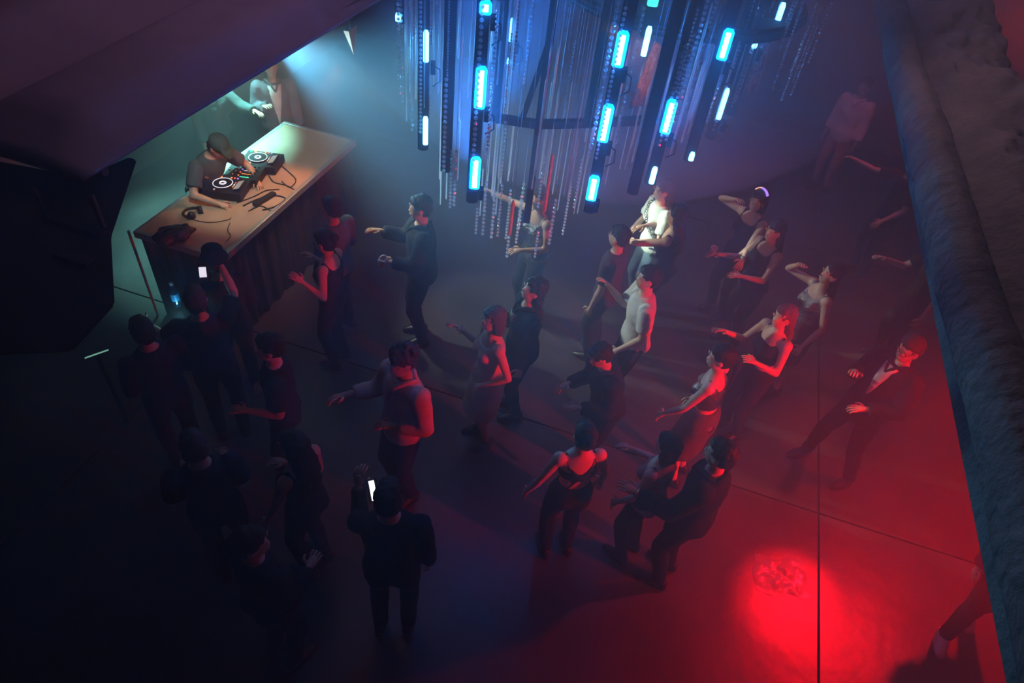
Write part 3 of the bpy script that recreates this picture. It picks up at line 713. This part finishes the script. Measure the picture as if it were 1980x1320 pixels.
# hand held things
def held(name, label, cat, loc, rot): 
    o = thing(name, label, cat, loc); o.rotation_euler = rot.to_euler(); return o
def phone(loc, look, label, lit=M['screen'], tilt=0, size=(.072, .150), lit_size=None):
    """screen faces along look"""
    x, y, d = frame_r(look); Rm = Matrix((x, y, d)).transposed() @ Matrix.Rotation(R(tilt), 3, 'Z')
    o = held('phone', label, 'phone', loc, Rm)
    bm = B(); box(bm, (0, 0, -.004), (size[0], size[1], .008), None, 0, .003); obj('body', bm, M['black'], o)
    ls = lit_size or (size[0] - .006, size[1] - .012)
    bm = B(); box(bm, (0, 0, .0008), (ls[0], ls[1], .0012)); obj('screen', bm, lit, o)
    bm = B(); box(bm, (-.02, size[1] / 2 - .022, -.0095), (.022, .026, .003), None, 0, .001); obj('camera_bump', bm, M['metal'], o)
    return o
camv = lambda p: (V((0, 0, CAM_H)) - V(p)).normalized()
q = p27['R'] + V((0, 0, .05)); q = at(392, 526, y=p27['head'].y + .12); phone(q, camv(q) + V((0, -.3, 0)), 'lit phone filming the booth, held before the round head', tilt=-4, lit_size=(.052, .080))
q = p25['L'] + V((0, 0, .03)); phone(at(721, 948, y=p25['head'].y + .12), camv(p25['head']), 'white glowing phone half hidden by the nearest head', tilt=8, lit_size=(.034, .125), lit=M['screen_hot'])
for a0, a1, mm, nm in ((-58, 12, M['ledp'], 'violet glowing half of an arc over the crown'), (10, 62, mat('band_orange', (1, .6, .5), .3, emit=(1, .50, .38), es=1.3), 'orange glowing half of an arc over the crown')):  # emissive arc laid over the crown, violet then orange
    bm = B(); rr = []
    for k in range(8):
        a = R(a0 + (a1 - a0) * k / 7); e = V((math.sin(a), 0, math.cos(a)))
        rr.append((p12['Hd'](.098 * e.x, -.01, .05 + .100 * e.z), p12['Rh'] @ V((0, .020, 0)), p12['Rh'] @ (e * .006)))
    loft(bm, rr, 8); tag(obj('crown_arc', bm, mm, p12['root'], True), nm)
q = at(1803, 492, 1.5); phone(q, camv(q) + V((1.2, 0, 1.2)), 'thin phone edge held out beside the parapet', M['screen'], 35, (.02, .12))
q = p15['R']; phone(q + V((0, 0, .05)), V((.2, 1, .4)), 'dark phone held by the black crop top wearer', M['metal'], 20)
def bottle(loc):
    o = thing('water_bottle', 'clear blue plastic water bottle standing up by the round head', 'bottle', loc)
    bm = B(); Z = lambda z, r: (V((0, 0, z)), V((r, 0, 0)), V((0, r, 0)))
    loft(bm, [Z(-.12, .028), Z(-.11, .034), Z(-.03, .035), Z(-.01, .031), Z(.01, .035), Z(.06, .034), Z(.10, .020), Z(.125, .013)], 16); obj('shell', bm, M['bottle'], o, True)
    bm = B(); loft(bm, [Z(-.035, .0362), Z(.035, .0362)], 16); obj('label_band', bm, mat('label_blue', (.05, .35, .75), .4), o)
    bm = B(); loft(bm, [Z(.122, .015), Z(.142, .015)], 12); obj('bottle_cap', bm, M['white'], o)
q = at(338, 572, 1.35); bottle(q)
lamp('phone_torch', 'POINT', tuple(q + V((.05, -.10, -.12))), 1.6, (.25, .85, 1), None, .015)
o = thing('napkin', 'crumpled white napkin in the suit wearer\'s lower hand', 'napkin', p5['L'] + V((0, 0, -.01)))
bm = B(); ball(bm, (0, 0, 0), (.055, .035, .075), None, 3)
for v in bm.verts: v.co += v.co.normalized() * noise.noise(v.co * 30 + V((3, 1, 2))) * .03
obj('sheet', bm, cloth((.8, .82, .78)), o, False)
def cup(loc, label, c=(.5, .2, .2)):
    o = thing('drink_cup', label, 'cup', loc); Z = lambda z, r: (V((0, 0, z)), V((r, 0, 0)), V((0, r, 0)))
    bm = B(); loft(bm, [Z(-.05, .027), Z(.05, .037)], 16); obj('cup_wall', bm, M['lens'], o, True)
    bm = B(); loft(bm, [Z(-.045, .025), Z(.015, .031)], 16); obj('drink', bm, mat('drink', c, .2), o, True)
    bm = B(); torus(bm, (0, 0, .05), .037, .002); obj('rim', bm, M['white'], o)
cup(p13['R'] + V((0, 0, .03)), 'plastic cup in the hand below the watch wearer')
o = thing('cigarette', 'small glowing cigarette low between the two nearest dancers', 'cigarette', at(1281, 978, 1.0))
bm = B(); tube(bm, [(-.035, .0, .01), (.025, 0, 0)], .0035, 8); obj('paper', bm, M['white'], o)
bm = B(); ball(bm, (.03, 0, 0), .006, None, 1); obj('ember', bm, M['ember'], o)

# ------------------------------------------------------------------ DJ booth
TH = 1.1
Fc = V((-2.88, 5.09, TH)); BL, BW = 2.68, 1.0
def booth():
    root = thing('booth_table', 'long tan booth table with pale metal edge and dark front', 'table', (Fc.x, Fc.y, 0), YAW)
    # local: +x = DB (towards dancers), +y = DA
    bm = B(); box(bm, (-BW / 2, BL / 2, TH - .02), (BW - .05, BL - .05, .04), None, 0, .003); obj('tabletop', bm, M['wood'], root)
    for c, s in (((-.012, BL / 2, TH - .025), (.05, BL, .075)), ((-BW + .012, BL / 2, TH - .025), (.05, BL, .055)), ((-BW / 2, .012, TH - .025), (BW, .05, .075)), ((-BW / 2, BL - .012, TH - .025), (BW, .05, .075))):
        bm = B(); box(bm, c, s, None, 0, .006); obj('edge_trim', bm, M['trim'], root)
    # front and end cloth in soft pleats
    for nm, L, horiz in (('front_curtain', BL - .06, False), ('end_curtain', BW - .06, True)):
        bm = B(); n = int(L * 40); a0 = []; a1 = []
        for i in range(n + 1):
            t = i / n * L + .03; wv = .018 * math.sin(t * 26) + .008 * math.sin(t * 61)
            for z, arr in ((TH - .06, a0), (.005, a1)):
                k = .5 if z > .5 else 1
                p = V((-.03 + wv * k, t, z)) if not horiz else V((-t, .03 + wv * k, z))
                arr.append((bm.verts.new(p), bm.verts.new(p + (V((-.01, 0, 0)) if not horiz else V((0, .01, 0))))))
        for i in range(n):
            for s_ in (0, 1): bm.faces.new((a0[i][s_], a0[i + 1][s_], a1[i + 1][s_], a1[i][s_]))
        obj(nm, bm, M['curtain'], root, True)
    for x in (-.09, -BW + .08):
        for y in (.09, BL - .08):
            bm = B(); box(bm, (x, y, TH / 2 - .02), (.05, .05, TH - .05), None, 0, .004); obj('leg', bm, M['metal'], root)
    bm = B(); tube(bm, [(-BW - .03, -.03, .0), (-BW - .03, -.03, TH + .02)], .014); obj('corner_post', bm, M['trim'], root)
booth()
def tab(px, py, dz=0): return at(px, py, TH + dz)
def player(px, py, label, rz):
    c = tab(px, py, .05)
    root = thing('media_player', label, 'media player', (c.x, c.y, TH), rz)
    bm = B(); box(bm, (0, 0, .052), (.33, .41, .09), None, 0, .006); obj('case', bm, M['black'], root)
    bm = B(); disc(bm, (0, -.04, .098), .108, .014, 36); j = obj('jog_wheel', bm, M['metal'], root)
    bm = B(); torus(bm, (0, -.04, .113), .100, .004, None, 40, 6); obj('jog_ring', bm, M['ledw'], j)
    bm = B(); torus(bm, (0, -.04, .114), .034, .0035, None, 24, 6); torus(bm, (0, -.04, .114), .022, .003, None, 24, 6); obj('jog_display', bm, M['ledw'], j)
    bm = B(); box(bm, (.01, .135, .106), (.19, .085, .018), Euler((R(18), 0, 0)).to_matrix(), 0, .003); s = obj('display', bm, M['black'], root)
    bm = B(); box(bm, (.01, .134, .1165), (.165, .065, .002), Euler((R(18), 0, 0)).to_matrix()); obj('screen', bm, M['screen_grey'], s)
    bm = B(); disc(bm, (-.138, -.165, .097), .017, .008); obj('play_button', bm, M['led_green'], root)
    bm = B(); disc(bm, (-.138, -.115, .097), .017, .008); obj('cue_button', bm, M['ledo'], root)
    bm = B(); box(bm, (.14, -.10, .100), (.010, .15, .004)); sl = obj('pitch_track', bm, M['metal'], root)
    bm = B(); box(bm, (.14, -.08, .108), (.026, .014, .014), None, 0, .002); obj('pitch_slider', bm, M['white'], root)
    for i in range(4):
        bm = B(); box(bm, (-.138, .0 + i * .035, .099), (.022, .014, .006), None, 0, .001); obj('button', bm, (M['ledo'], M['ledr'], M['ledp'], M['metal'])[i], root)
    for i in range(3):
        bm = B(); box(bm, (-.05 + i * .04, .078, .099), (.022, .010, .005), None, 0, .001); obj('button', bm, (M['ledr'], M['ledw'], M['ledo'])[i], root)
RZ = YAW + R(90 + 180)    # front edge faces the person behind the table
player(507, 314, 'far media player with glowing jog wheel beside the mixer', YAW - R(90) + R(14))
player(440, 364, 'near media player with glowing jog wheel by the headphones', YAW - R(90) + R(14))
def mixer(px, py, rz):
    c = tab(px, py, .05); root = thing('mixer', 'black channel mixer with lit knobs between both media players', 'mixer', (c.x, c.y, TH), rz)
    bm = B(); box(bm, (0, 0, .05), (.31, .38, .09), None, 0, .006); obj('case', bm, M['black'], root)
    for i in range(4):
        x = -.10 + i * .065
        bm = B(); box(bm, (x, -.085, .0965), (.006, .085, .003)); obj('fader_track', bm, M['metal'], root)
        bm = B(); box(bm, (x, -.06 - .012 * i, .103), (.018, .012, .016), None, 0, .002); obj('fader_cap', bm, M['white'], root)
        for j in range(4):
            bm = B(); disc(bm, (x, .0 + j * .042, .095), .0105, .018, 12); obj('knob', bm, M['rubber'], root)
        bm = B(); box(bm, (x + .024, .04, .0965), (.005, .10, .003)); obj('level_meter', bm, (M['ledo'], M['ledw'], M['ledo'], M['led_green'])[i], root)
        bm = B(); disc(bm, (x, -.032, .095), .008, .006, 10); obj('cue_light', bm, (M['ledo'], M['ledp'], M['ledr'], M['ledo'])[i], root)
    bm = B(); box(bm, (0, -.155, .0965), (.075, .006, .003)); obj('crossfader_track', bm, M['metal'], root)
    bm = B(); box(bm, (.01, -.155, .103), (.012, .020, .014), None, 0, .002); obj('crossfader', bm, M['white'], root)
mixer(474, 338, YAW - R(90) + R(14))
def headphones(px, py):
    c = tab(px, py); root = thing('headphones', 'black headphones lying near the left end of the table', 'headphones', (c.x, c.y, TH), .4)
    bm = B(); pts = [V((.085 * math.cos(a), .085 * math.sin(a), .022)) for a in [math.pi * .05 + math.pi * 1.45 * i / 14 for i in range(15)]]
    tube(bm, pts, .012, 8); obj('headband', bm, M['rubber'], root, True)
    for p in (pts[0], pts[-1]):
        bm = B(); d = V((p.x, p.y, 0)).normalized(); x, y, z = frame_of(d); loft(bm, [(p - d * .025 + V((0, 0, .018)), x * .036, y * .036), (p + d * .02 + V((0, 0, .018)), x * .042, y * .042)], 16)
        e = obj('ear_cup', bm, M['black'], root, True)
headphones(372, 414)
def bag(px, py):
    c = tab(px, py); root = thing('black_bag', 'crumpled black bag on the near left corner of the table', 'bag', (c.x, c.y, TH), .6)
    bm = B(); ball(bm, (0, 0, .07), (.19, .13, .075), None, 4)
    for v in bm.verts:
        v.co += V((v.co.x, v.co.y, v.co.z - .07)).normalized() * (noise.noise(v.co * 9) * .05 + noise.noise(v.co * 20) * .03); v.co.z = max(v.co.z, .003)
    obj('bag_body', bm, M['leather'], root, True)
    bm = B(); tube(bm, [(-.12, -.03, .12), (-.06, -.05, .165), (.04, -.05, .165), (.10, -.03, .13)], .010); obj('carry_strap', bm, M['rubber'], root, True)
    bm = B(); tube(bm, [(-.15, .03, .11), (-.05, .04, .148), (.05, .04, .148), (.14, .03, .115)], .005); obj('zip', bm, M['steel'], root, True)
bag(342, 464)
# cables: each its own thing
def cable(pts, label, r=.006):
    P = [tab(x, y, .008) for x, y in pts]; Q = []
    for i in range(len(P) - 1):
        a = P[max(i - 1, 0)]; b = P[i]; c = P[i + 1]; d = P[min(i + 2, len(P) - 1)]
        for k in range(5):
            t = k / 5; Q.append(.5 * ((2 * b) + (c - a) * t + (2 * a - 5 * b + 4 * c - d) * t * t + (3 * b - a - 3 * c + d) * t ** 3))
    Q.append(P[-1]); o = P[0].copy(); bm = B(); tube(bm, [q_ - o for q_ in Q], r, 6)
    ob = obj('cable', bm, M['rubber'], None, True); ob.location = o; tag(ob, label, 'cable')
cable([(540, 318), (556, 330), (572, 348), (560, 362), (545, 350)], 'black cable looping off the far media player')
cable([(520, 340), (530, 352), (553, 358), (568, 366)], 'short black cable in the orange patch of the table')
cable([(470, 398), (498, 385), (530, 378), (552, 384), (535, 398), (508, 406)], 'thick cable tangle strand nearest the front edge', .008)
cable([(458, 392), (490, 380), (515, 368), (540, 366)], 'straight black cable running under the mixer rear')
cable([(480, 408), (505, 398), (528, 408), (545, 394)], 'black cable curling at the table front middle')
cable([(445, 430), (440, 445), (446, 455), (438, 466)], 'thin kinked cable on the bare tan part of the table', .004)
cable([(375, 425), (405, 430), (440, 425), (447, 420)], 'thin cable leading off from the headphones', .004)
c = tab(512, 388); root = thing('power_strip', 'black power strip among the cables on the table', 'power strip', (c.x, c.y, TH), YAW + R(80))
bm = B(); box(bm, (0, 0, .022), (.30, .06, .04), None, 0, .006); obj('strip_body', bm, M['black'], root)
for i in range(5): bm = B(); disc(bm, (-.11 + i * .055, 0, .040), .018, .005, 14); obj('socket', bm, M['rubber'], root)
o = thing('reflection_film', 'crumpled film added for the rippled red reflection on the floor', 'reflection film', at(1512, 1112, 0))  # crumpled sheet added to imitate the lamp's rippled reflection in the floor
bm = B(); N = 26; G = []
for i in range(N + 1):
    row = []
    for j in range(N + 1):
        x, y = (i / N - .5) * .44, (j / N - .5) * .34; q = V((x * 9, y * 9, 4)); e = max(0, 1 - (x / .22) ** 2) * max(0, 1 - (y / .17) ** 2)
        row.append(bm.verts.new((x * (1 + .35 * noise.noise(q * .6)), y * (1 + .4 * noise.noise(q * .6 + V((5, 2, 1)))), .004 + e * (.05 * abs(noise.noise(q * .8)) + .035 * abs(noise.noise(q * 2.2))))))
    G.append(row)
for i in range(N):
    for j in range(N): bm.faces.new((G[i][j], G[i + 1][j], G[i + 1][j + 1], G[i][j + 1]))
obj('film', bm, mat('film', (.25, .2, .2), .22), o, True)
# small things at the left
o = thing('light_bar', 'thin green white glowing bar at the far left below the loudspeaker', 'light', at(187, 684, .9))
d = (at(210, 675, .9) - at(164, 691, .9)); bm = B(); tube(bm, [-d / 2, d / 2], .006, 8); obj('glowing_tube', bm, mat('thin_led', (.4, .8, .7), .4, emit=(.30, .65, .5), es=.8), o)
bm = B(); tube(bm, [-d / 2 + V((0, .0, -.014)), d / 2 + V((0, 0, -.014))], .009, 8); obj('holder', bm, M['metal'], o)
bm = B(); tube(bm, [V((0, 0, -.02)), V((0, 0, -.9))], .02, 10); obj('stand', bm, M['metal'], o)
o = thing('hanging_pennant', 'pale pointed cloth pennant hanging beside the canopy edge', 'pennant', at(676, 78, y=6.6))
bm = B(); pp = [at(664, 60, y=6.6), at(690, 48, y=6.5), at(684, 106, y=6.6)]; pp = [p - o.location for p in pp]
for k in range(2):
    vs = [bm.verts.new(p + V((0, .012 * k, 0))) for p in pp + [pp[0].lerp(pp[1], .5) + V((0, -.05, -.02))]]
    bm.faces.new((vs[0], vs[3], vs[2])); bm.faces.new((vs[3], vs[1], vs[2]))
obj('cloth', bm, cloth((.6, .65, .66)), o); bm = B(); tube(bm, [pp[0].lerp(pp[1], .5), pp[0].lerp(pp[1], .5) + V((0, 0, 1.9))], .004, 5); obj('cord', bm, M['rubber'], o)

# ------------------------------------------------------------------ chandelier
CH = thing('chandelier', 'huge round chandelier of blue light tubes and crystal strings', 'chandelier')
CC = V((.42, 5.35, 0)); CT = 4.75
def part(name, bm, m, smooth=False, parent=CH): return obj(name, bm, m, parent, smooth)
bm = B(); disc(bm, (CC.x, CC.y, CT), 1.55, .07, 40); part('top_plate', bm, M['blackmatt'])
bm = B(); tube(bm, [(CC.x, CC.y, CT), (CC.x, CC.y, 6.07)], .05); part('suspension_pole', bm, M['metal'])
def bar(p, q, r=.03, nm='frame_bar'):
    bm = B(); d = (q - p); x, y, z = frame_of(d); box(bm, (p + q) / 2, (r * 2, r * 2, d.length), Matrix((x, y, z)).transposed(), 0, .004); part(nm, bm, M['blackmatt'])
bm = B(); disc(bm, (1.0, 6.2, 3.6), 1.02, .10, 48); part('hub_disc', bm, M['blackmatt'])
bm = B(); torus(bm, (1.0, 6.2, 3.65), 1.03, .022, None, 60, 6); part('hub_rim', bm, M['metal'])
for a in (0, 2.1, 4.2): bar(V((1.0 + .8 * math.cos(a), 6.2 + .8 * math.sin(a), 3.68)), V((1.0 + .8 * math.cos(a), 6.2 + .8 * math.sin(a), CT)), .015)
# inner frame, seen against the hazy floor
cp = at(1036, 236, y=5.0); b0 = at(1018, 428, y=5.0); t0 = at(1060, 20, y=5.0); t0 = V((b0.x, 5.0, CT))
bar(V((b0.x, 5.0, b0.z)), t0, .030, 'centre_mast')
rz_ = cp.z
ring = [at(x, y, rz_) for x, y in ((958, 228), (1038, 240), (1136, 238), (1250, 232), (1312, 212))]
for i in range(4): bar(ring[i], ring[i + 1], .030)
bar(at(1009, 232, rz_), V((b0.x, 5.0, cp.z + .62)), .022)
bar(V((ring[2].x, ring[2].y, rz_)), V((ring[2].x, ring[2].y, CT)), .035)
bar(V((ring[4].x, ring[4].y, rz_ - .02)), V((ring[4].x, ring[4].y, CT)), .03)
bar(V((ring[0].x, ring[0].y, rz_ - .02)), V((ring[0].x, ring[0].y, CT)), .03)
def led_tube(px, py, y, lit, L=None, wd=.085, off=.0, side=0):
    """px,py: lower end in the picture; lit: list of (ytop,ybottom) picture rows of the glowing windows"""
    p = at(px, py, y=y); ztop = CT if L is None else min(CT, p.z + L)
    root = bpy.data.objects.new('led_tube', None); col.objects.link(root); root.parent = CH; root.location = p
    yaw = math.atan2(p.x, p.y) ; root.rotation_euler = (0, 0, -yaw + side)
    bm = B(); box(bm, (0, .03, (ztop - p.z) / 2), (wd, .05, ztop - p.z), None, 0, .006); obj('housing', bm, M['blackmatt'], root)
    for (ya, yb, mm) in lit:
        # heights of the rows on this vertical
        def zrow(yy):
            lo, hi = p.z - .5, 6.0
            for _ in range(30):
                mid = (lo + hi) / 2; v = V((p.x, p.y, mid)) - V((0, 0, CAM_H)); yy2 = 660 + F_PX * v.dot(RY) / v.dot(AF)
                if yy2 > yy: lo = mid
                else: hi = mid
            return lo - p.z
        z0, z1 = zrow(yb), zrow(ya)
        wl = .036 if mm != 'led_dim' else .020
        off = off or .018
        bm = B(); loft(bm, [(V((off, .004, z0)), V((wl * .8, 0, 0)), V((0, .008, 0))), (V((off, -.002, z0 + .01)), V((wl, 0, 0)), V((0, .012, 0))), (V((off, -.002, z1 - .02)), V((wl, 0, 0)), V((0, .012, 0))), (V((off, .004, z1)), V((wl * .6, 0, 0)), V((0, .008, 0)))], 14)
        ls_ = obj('light_strip', bm, M['diffuser' if mm == 'led' else mm], root)
        if mm == 'led':
            bm = B(); box(bm, (off, -.017, (z0 + z1) / 2), (.034, .008, z1 - z0 - .04), None, 0, .003); obj('led_core', bm, M['led'], root)
        if z0 > .1: bm = B(); box(bm, (off + wd / 2 + .01, .03, z0 - .05), (.035, .06, .09), None, 0, .006); obj('clamp', bm, M['blackmatt'], root)
        if z0 > .12:
            pts = [V((off + wd / 2 + .01, .03, z0 - .03)), V((off + wd / 2 + .06, .03, z0 - .06)), V((off + wd / 2 + .065, .03, z0 - .15)), V((off + wd / 2 + .01, .03, z0 - .19))]
            bm = B(); tube(bm, pts, .005, 6); obj('power_lead', bm, M['rubber'], root, True)
    bm = B(); ball(bm, (0, .03, 0), (wd * .48, .025, .02)); obj('end_cap', bm, M['blackmatt'], root)
    return root
HI, LO, GR = 'led', 'led_dim', 'led_green'
TUBES = [
    (818, 290, 4.95, [(225, 280, LO), (58, 120, LO)], .0), (775, 44, 5.3, [(25, 42, LO)], -.02), (862, 333, 4.7, [], 0),
    (912, 392, 4.35, [(303, 365, HI), (128, 210, HI), (0, 28, HI)], .012),
    (980, 120, 5.6, [(35, 80, LO), (112, 124, LO)], 0),
    (1138, 412, 4.35, [(340, 388, HI), (202, 275, HI), (60, 130, HI)], -.005),
    (1222, 376, 4.55, [], 0), (1256, 356, 4.65, [(322, 355, LO), (192, 258, HI)], .01),
    (1238, 112, 5.0, [(50, 108, LO)], 0), (1330, 312, 5.0, [(293, 310, LO), (55, 115, HI)], 0),
    (1372, 268, 5.3, [(170, 230, LO)], 0), (1410, 222, 5.6, [(40, 92, LO)], 0),
    (1392, 90, 5.15, [(32, 86, LO)], 0), (1492, 60, 5.6, [(4, 55, LO)], 0), (1255, 14, 5.0, [(-20, 12, GR)], 0),
]
for (x, y, yy, lit, off) in TUBES: led_tube(x, y, yy, lit, off=off)
for q_ in ((-.55, 4.9, 2.55), (-.3, 5.7, 2.7), (1.0, 5.3, 2.65), (1.5, 5.9, 2.9)): lamp('blue_glow_fill', 'SPOT', q_, (420 if q_[0] < 0 else 220), (.01, .20, 1), (q_[0] * .9, q_[1] + .1, 5), .05, 70, .7)  # added unseen lamps that deepen the blue glow around tubes and beads
# crystal strings
bead_me = {}
def bead_string(px, py, y, L, r=.011, gap=1.25, nm='bead_string'):
    p = at(px, py, y=y); L = min(L, CT - p.z); n = max(3, int(L / (r * 2 * gap))); n = min(n, 90)
    key = (n, r, gap)
    if key not in bead_me:
        bm = B()
        for i in range(n): ball(bm, (0, 0, i * r * 2 * gap), (r, r, r * 1.05), Euler((i * .7, i * .3, i)).to_matrix(), 1)
        tube(bm, [(0, 0, 0), (0, 0, n * r * 2 * gap)], .0012, 4)
        o = part(nm, bm, M['bead']); bead_me[key] = o.data
    else:
        o = bpy.data.objects.new(nm, bead_me[key]); col.objects.link(o); o.parent = CH
    o.location = p; o.rotation_euler = (0, 0, random.random() * 6)
    top = p.z + n * r * 2 * gap
    if top < CT - .05:
        bm = B(); tube(bm, [(0, 0, n * r * 2 * gap), (0, 0, CT - p.z)], .0015, 4); obj('hanging_wire', bm, M['steel'], o)
rows = [(797, 250, 4.95, 1.0), (813, 255, 4.85, 1.3), (773, 180, 5.2, 1.2), (778, 195, 5.3, 1.2), (829, 240, 5.0, 1.5), (868, 170, 5.5, 1.3), (915, 310, 4.3, 1.5), (941, 305, 4.3, 1.2), (985, 165, 5.6, 1.4), (1012, 160, 5.8, 1.3),
        (870, 400, 4.5, .5), (878, 396, 4.55, .5), (858, 330, 4.6, .7), (920, 450, 4.4, .35), (933, 452, 4.45, .4), (950, 458, 4.7, .45), (962, 455, 4.7, .5), (968, 340, 4.9, .5), (980, 495, 4.8, .25), (978, 460, 4.9, .6),
        (998, 468, 4.9, .5), (1003, 440, 5.0, .6), (1034, 496, 4.8, .3), (1040, 400, 5.0, .6), (1062, 470, 4.9, .5), (1088, 452, 5.0, .6), (1110, 400, 5.2, .5), (1140, 300, 4.3, 1.2), (1153, 305, 4.3, 1.0), (1190, 275, 4.8, 1.0), (1245, 300, 4.6, 1.2), (1288, 270, 4.6, .7), (1275, 280, 4.65, .8),
        (1305, 235, 5.0, 1.0), (1345, 250, 5.1, .7), (1352, 240, 5.2, 1.0), (1366, 235, 5.25, .8), (1380, 250, 5.3, .9), (1330, 200, 5.2, 1.1), (1400, 215, 5.5, .6), (1415, 205, 5.55, .6), (1422, 195, 5.6, .7), (1408, 190, 5.6, .7), (1428, 185, 5.65, .6), (1460, 160, 5.8, .8), (1468, 140, 5.85, .8), (1478, 120, 5.9, .8), (1448, 165, 5.75, .7), (1495, 60, 6.0, .6), (1325, 120, 5.6, .9), (1440, 120, 5.8, .8), (1205, 110, 5.9, .8), (1180, 60, 5.9, .5), (1390, 140, 5.6, .7)]
for i, (x, y, yy, L) in enumerate(rows):
    bead_string(x, y, yy, round(L * 4) / 4 if L > .3 else L, (.015, .012, .0135)[i % 3], 1.3)
# thin outer ring strings all round
for i in range(84):
    a = 2 * math.pi * i / 84; rr_ = 1.38 + random.uniform(-.12, .08); yb = CC.y + rr_ * math.sin(a); xb = CC.x + rr_ * math.cos(a)
    if yb < 4.9 and random.random() < .65: continue
    zb = 3.25 + random.uniform(-.1, .35) + .25 * abs(math.cos(a)); L = round(random.choice((.5, .7, .9)), 1)
    p = V((xb, yb, zb)); v = p - V((0, 0, CAM_H)); dd = v.dot(AF)
    bead_string(990 + F_PX * v.dot(RX) / dd, 660 + F_PX * v.dot(RY) / dd, yb, L, (.007, .009)[i % 2], 1.3)
# long acrylic rods and amber rods
def rod(px, py, y, L, m, r=.010, nm='acrylic_rod'):
    p = at(px, py, y=y); bm = B(); tube(bm, [(0, 0, 0), (0, 0, .015), (0, 0, L - .02), (0, 0, L)], [r * .4, r, r, r * .4], 8); o = part(nm, bm, m, True); o.location = p
    bm = B(); tube(bm, [(0, 0, L), (0, 0, CT - p.z)], .0015, 4); obj('hanging_wire', bm, M['steel'], o)
for x, y, yy, L in ((985, 455, 4.9, .35), (1052, 410, 5.0, .55)): rod(x, y, yy, L, M['amber'], .016, 'amber_rod')
for i in range(60):
    x = random.uniform(850, 1240); y = random.uniform(300, 420) if x < 1130 else random.uniform(270, 360)
    rod(x, y, random.uniform(4.7, 5.6), random.uniform(.5, 1.0), M['acrylic'], random.uniform(.004, .008))
for i in range(26):
    x = random.uniform(1230, 1470); y = 350 - (x - 1230) * .75 + random.uniform(-40, 0)
    rod(x, y, 4.8 + (x - 1230) / 240 + random.uniform(-.2, .3), random.uniform(.5, 1.1), M['acrylic'], random.uniform(.004, .009))
for i in range(60):
    x = random.uniform(785, 985); y = random.uniform(90, 250)
    rod(x, y, random.uniform(4.8, 5.6), random.uniform(.5, 1.2), M['acrylic'], random.uniform(.004, .009))
# dented copper coloured sheet catching warm light
pts = [at(1266, 78, y=5.0), at(1284, 90, y=5.0), at(1246, 205, y=4.95), at(1214, 210, y=4.95)]
bm = B(); N = 14; G = []
for i in range(N + 1):
    row = []
    for j in range(8):
        a = pts[0].lerp(pts[3], i / N); b = pts[1].lerp(pts[2], i / N); p = a.lerp(b, j / 7)
        row.append(bm.verts.new(p + V((0, noise.noise(p * 22) * .03, 0))))
    G.append(row)
for i in range(N):
    for j in range(7): bm.faces.new((G[i][j], G[i + 1][j], G[i + 1][j + 1], G[i][j + 1]))
r_ = bmesh.ops.solidify(bm, geom=bm.faces[:], thickness=.006)
part('copper_sheet', bm, M['copper_sheet'], True)
lamp('copper_lamp', 'SPOT', tuple(at(1262, 118, y=5.0) + V((-.45, -.35, .35))), 150, (1, .42, .22), tuple(at(1262, 130, y=5.0)), .02, 30, .7)
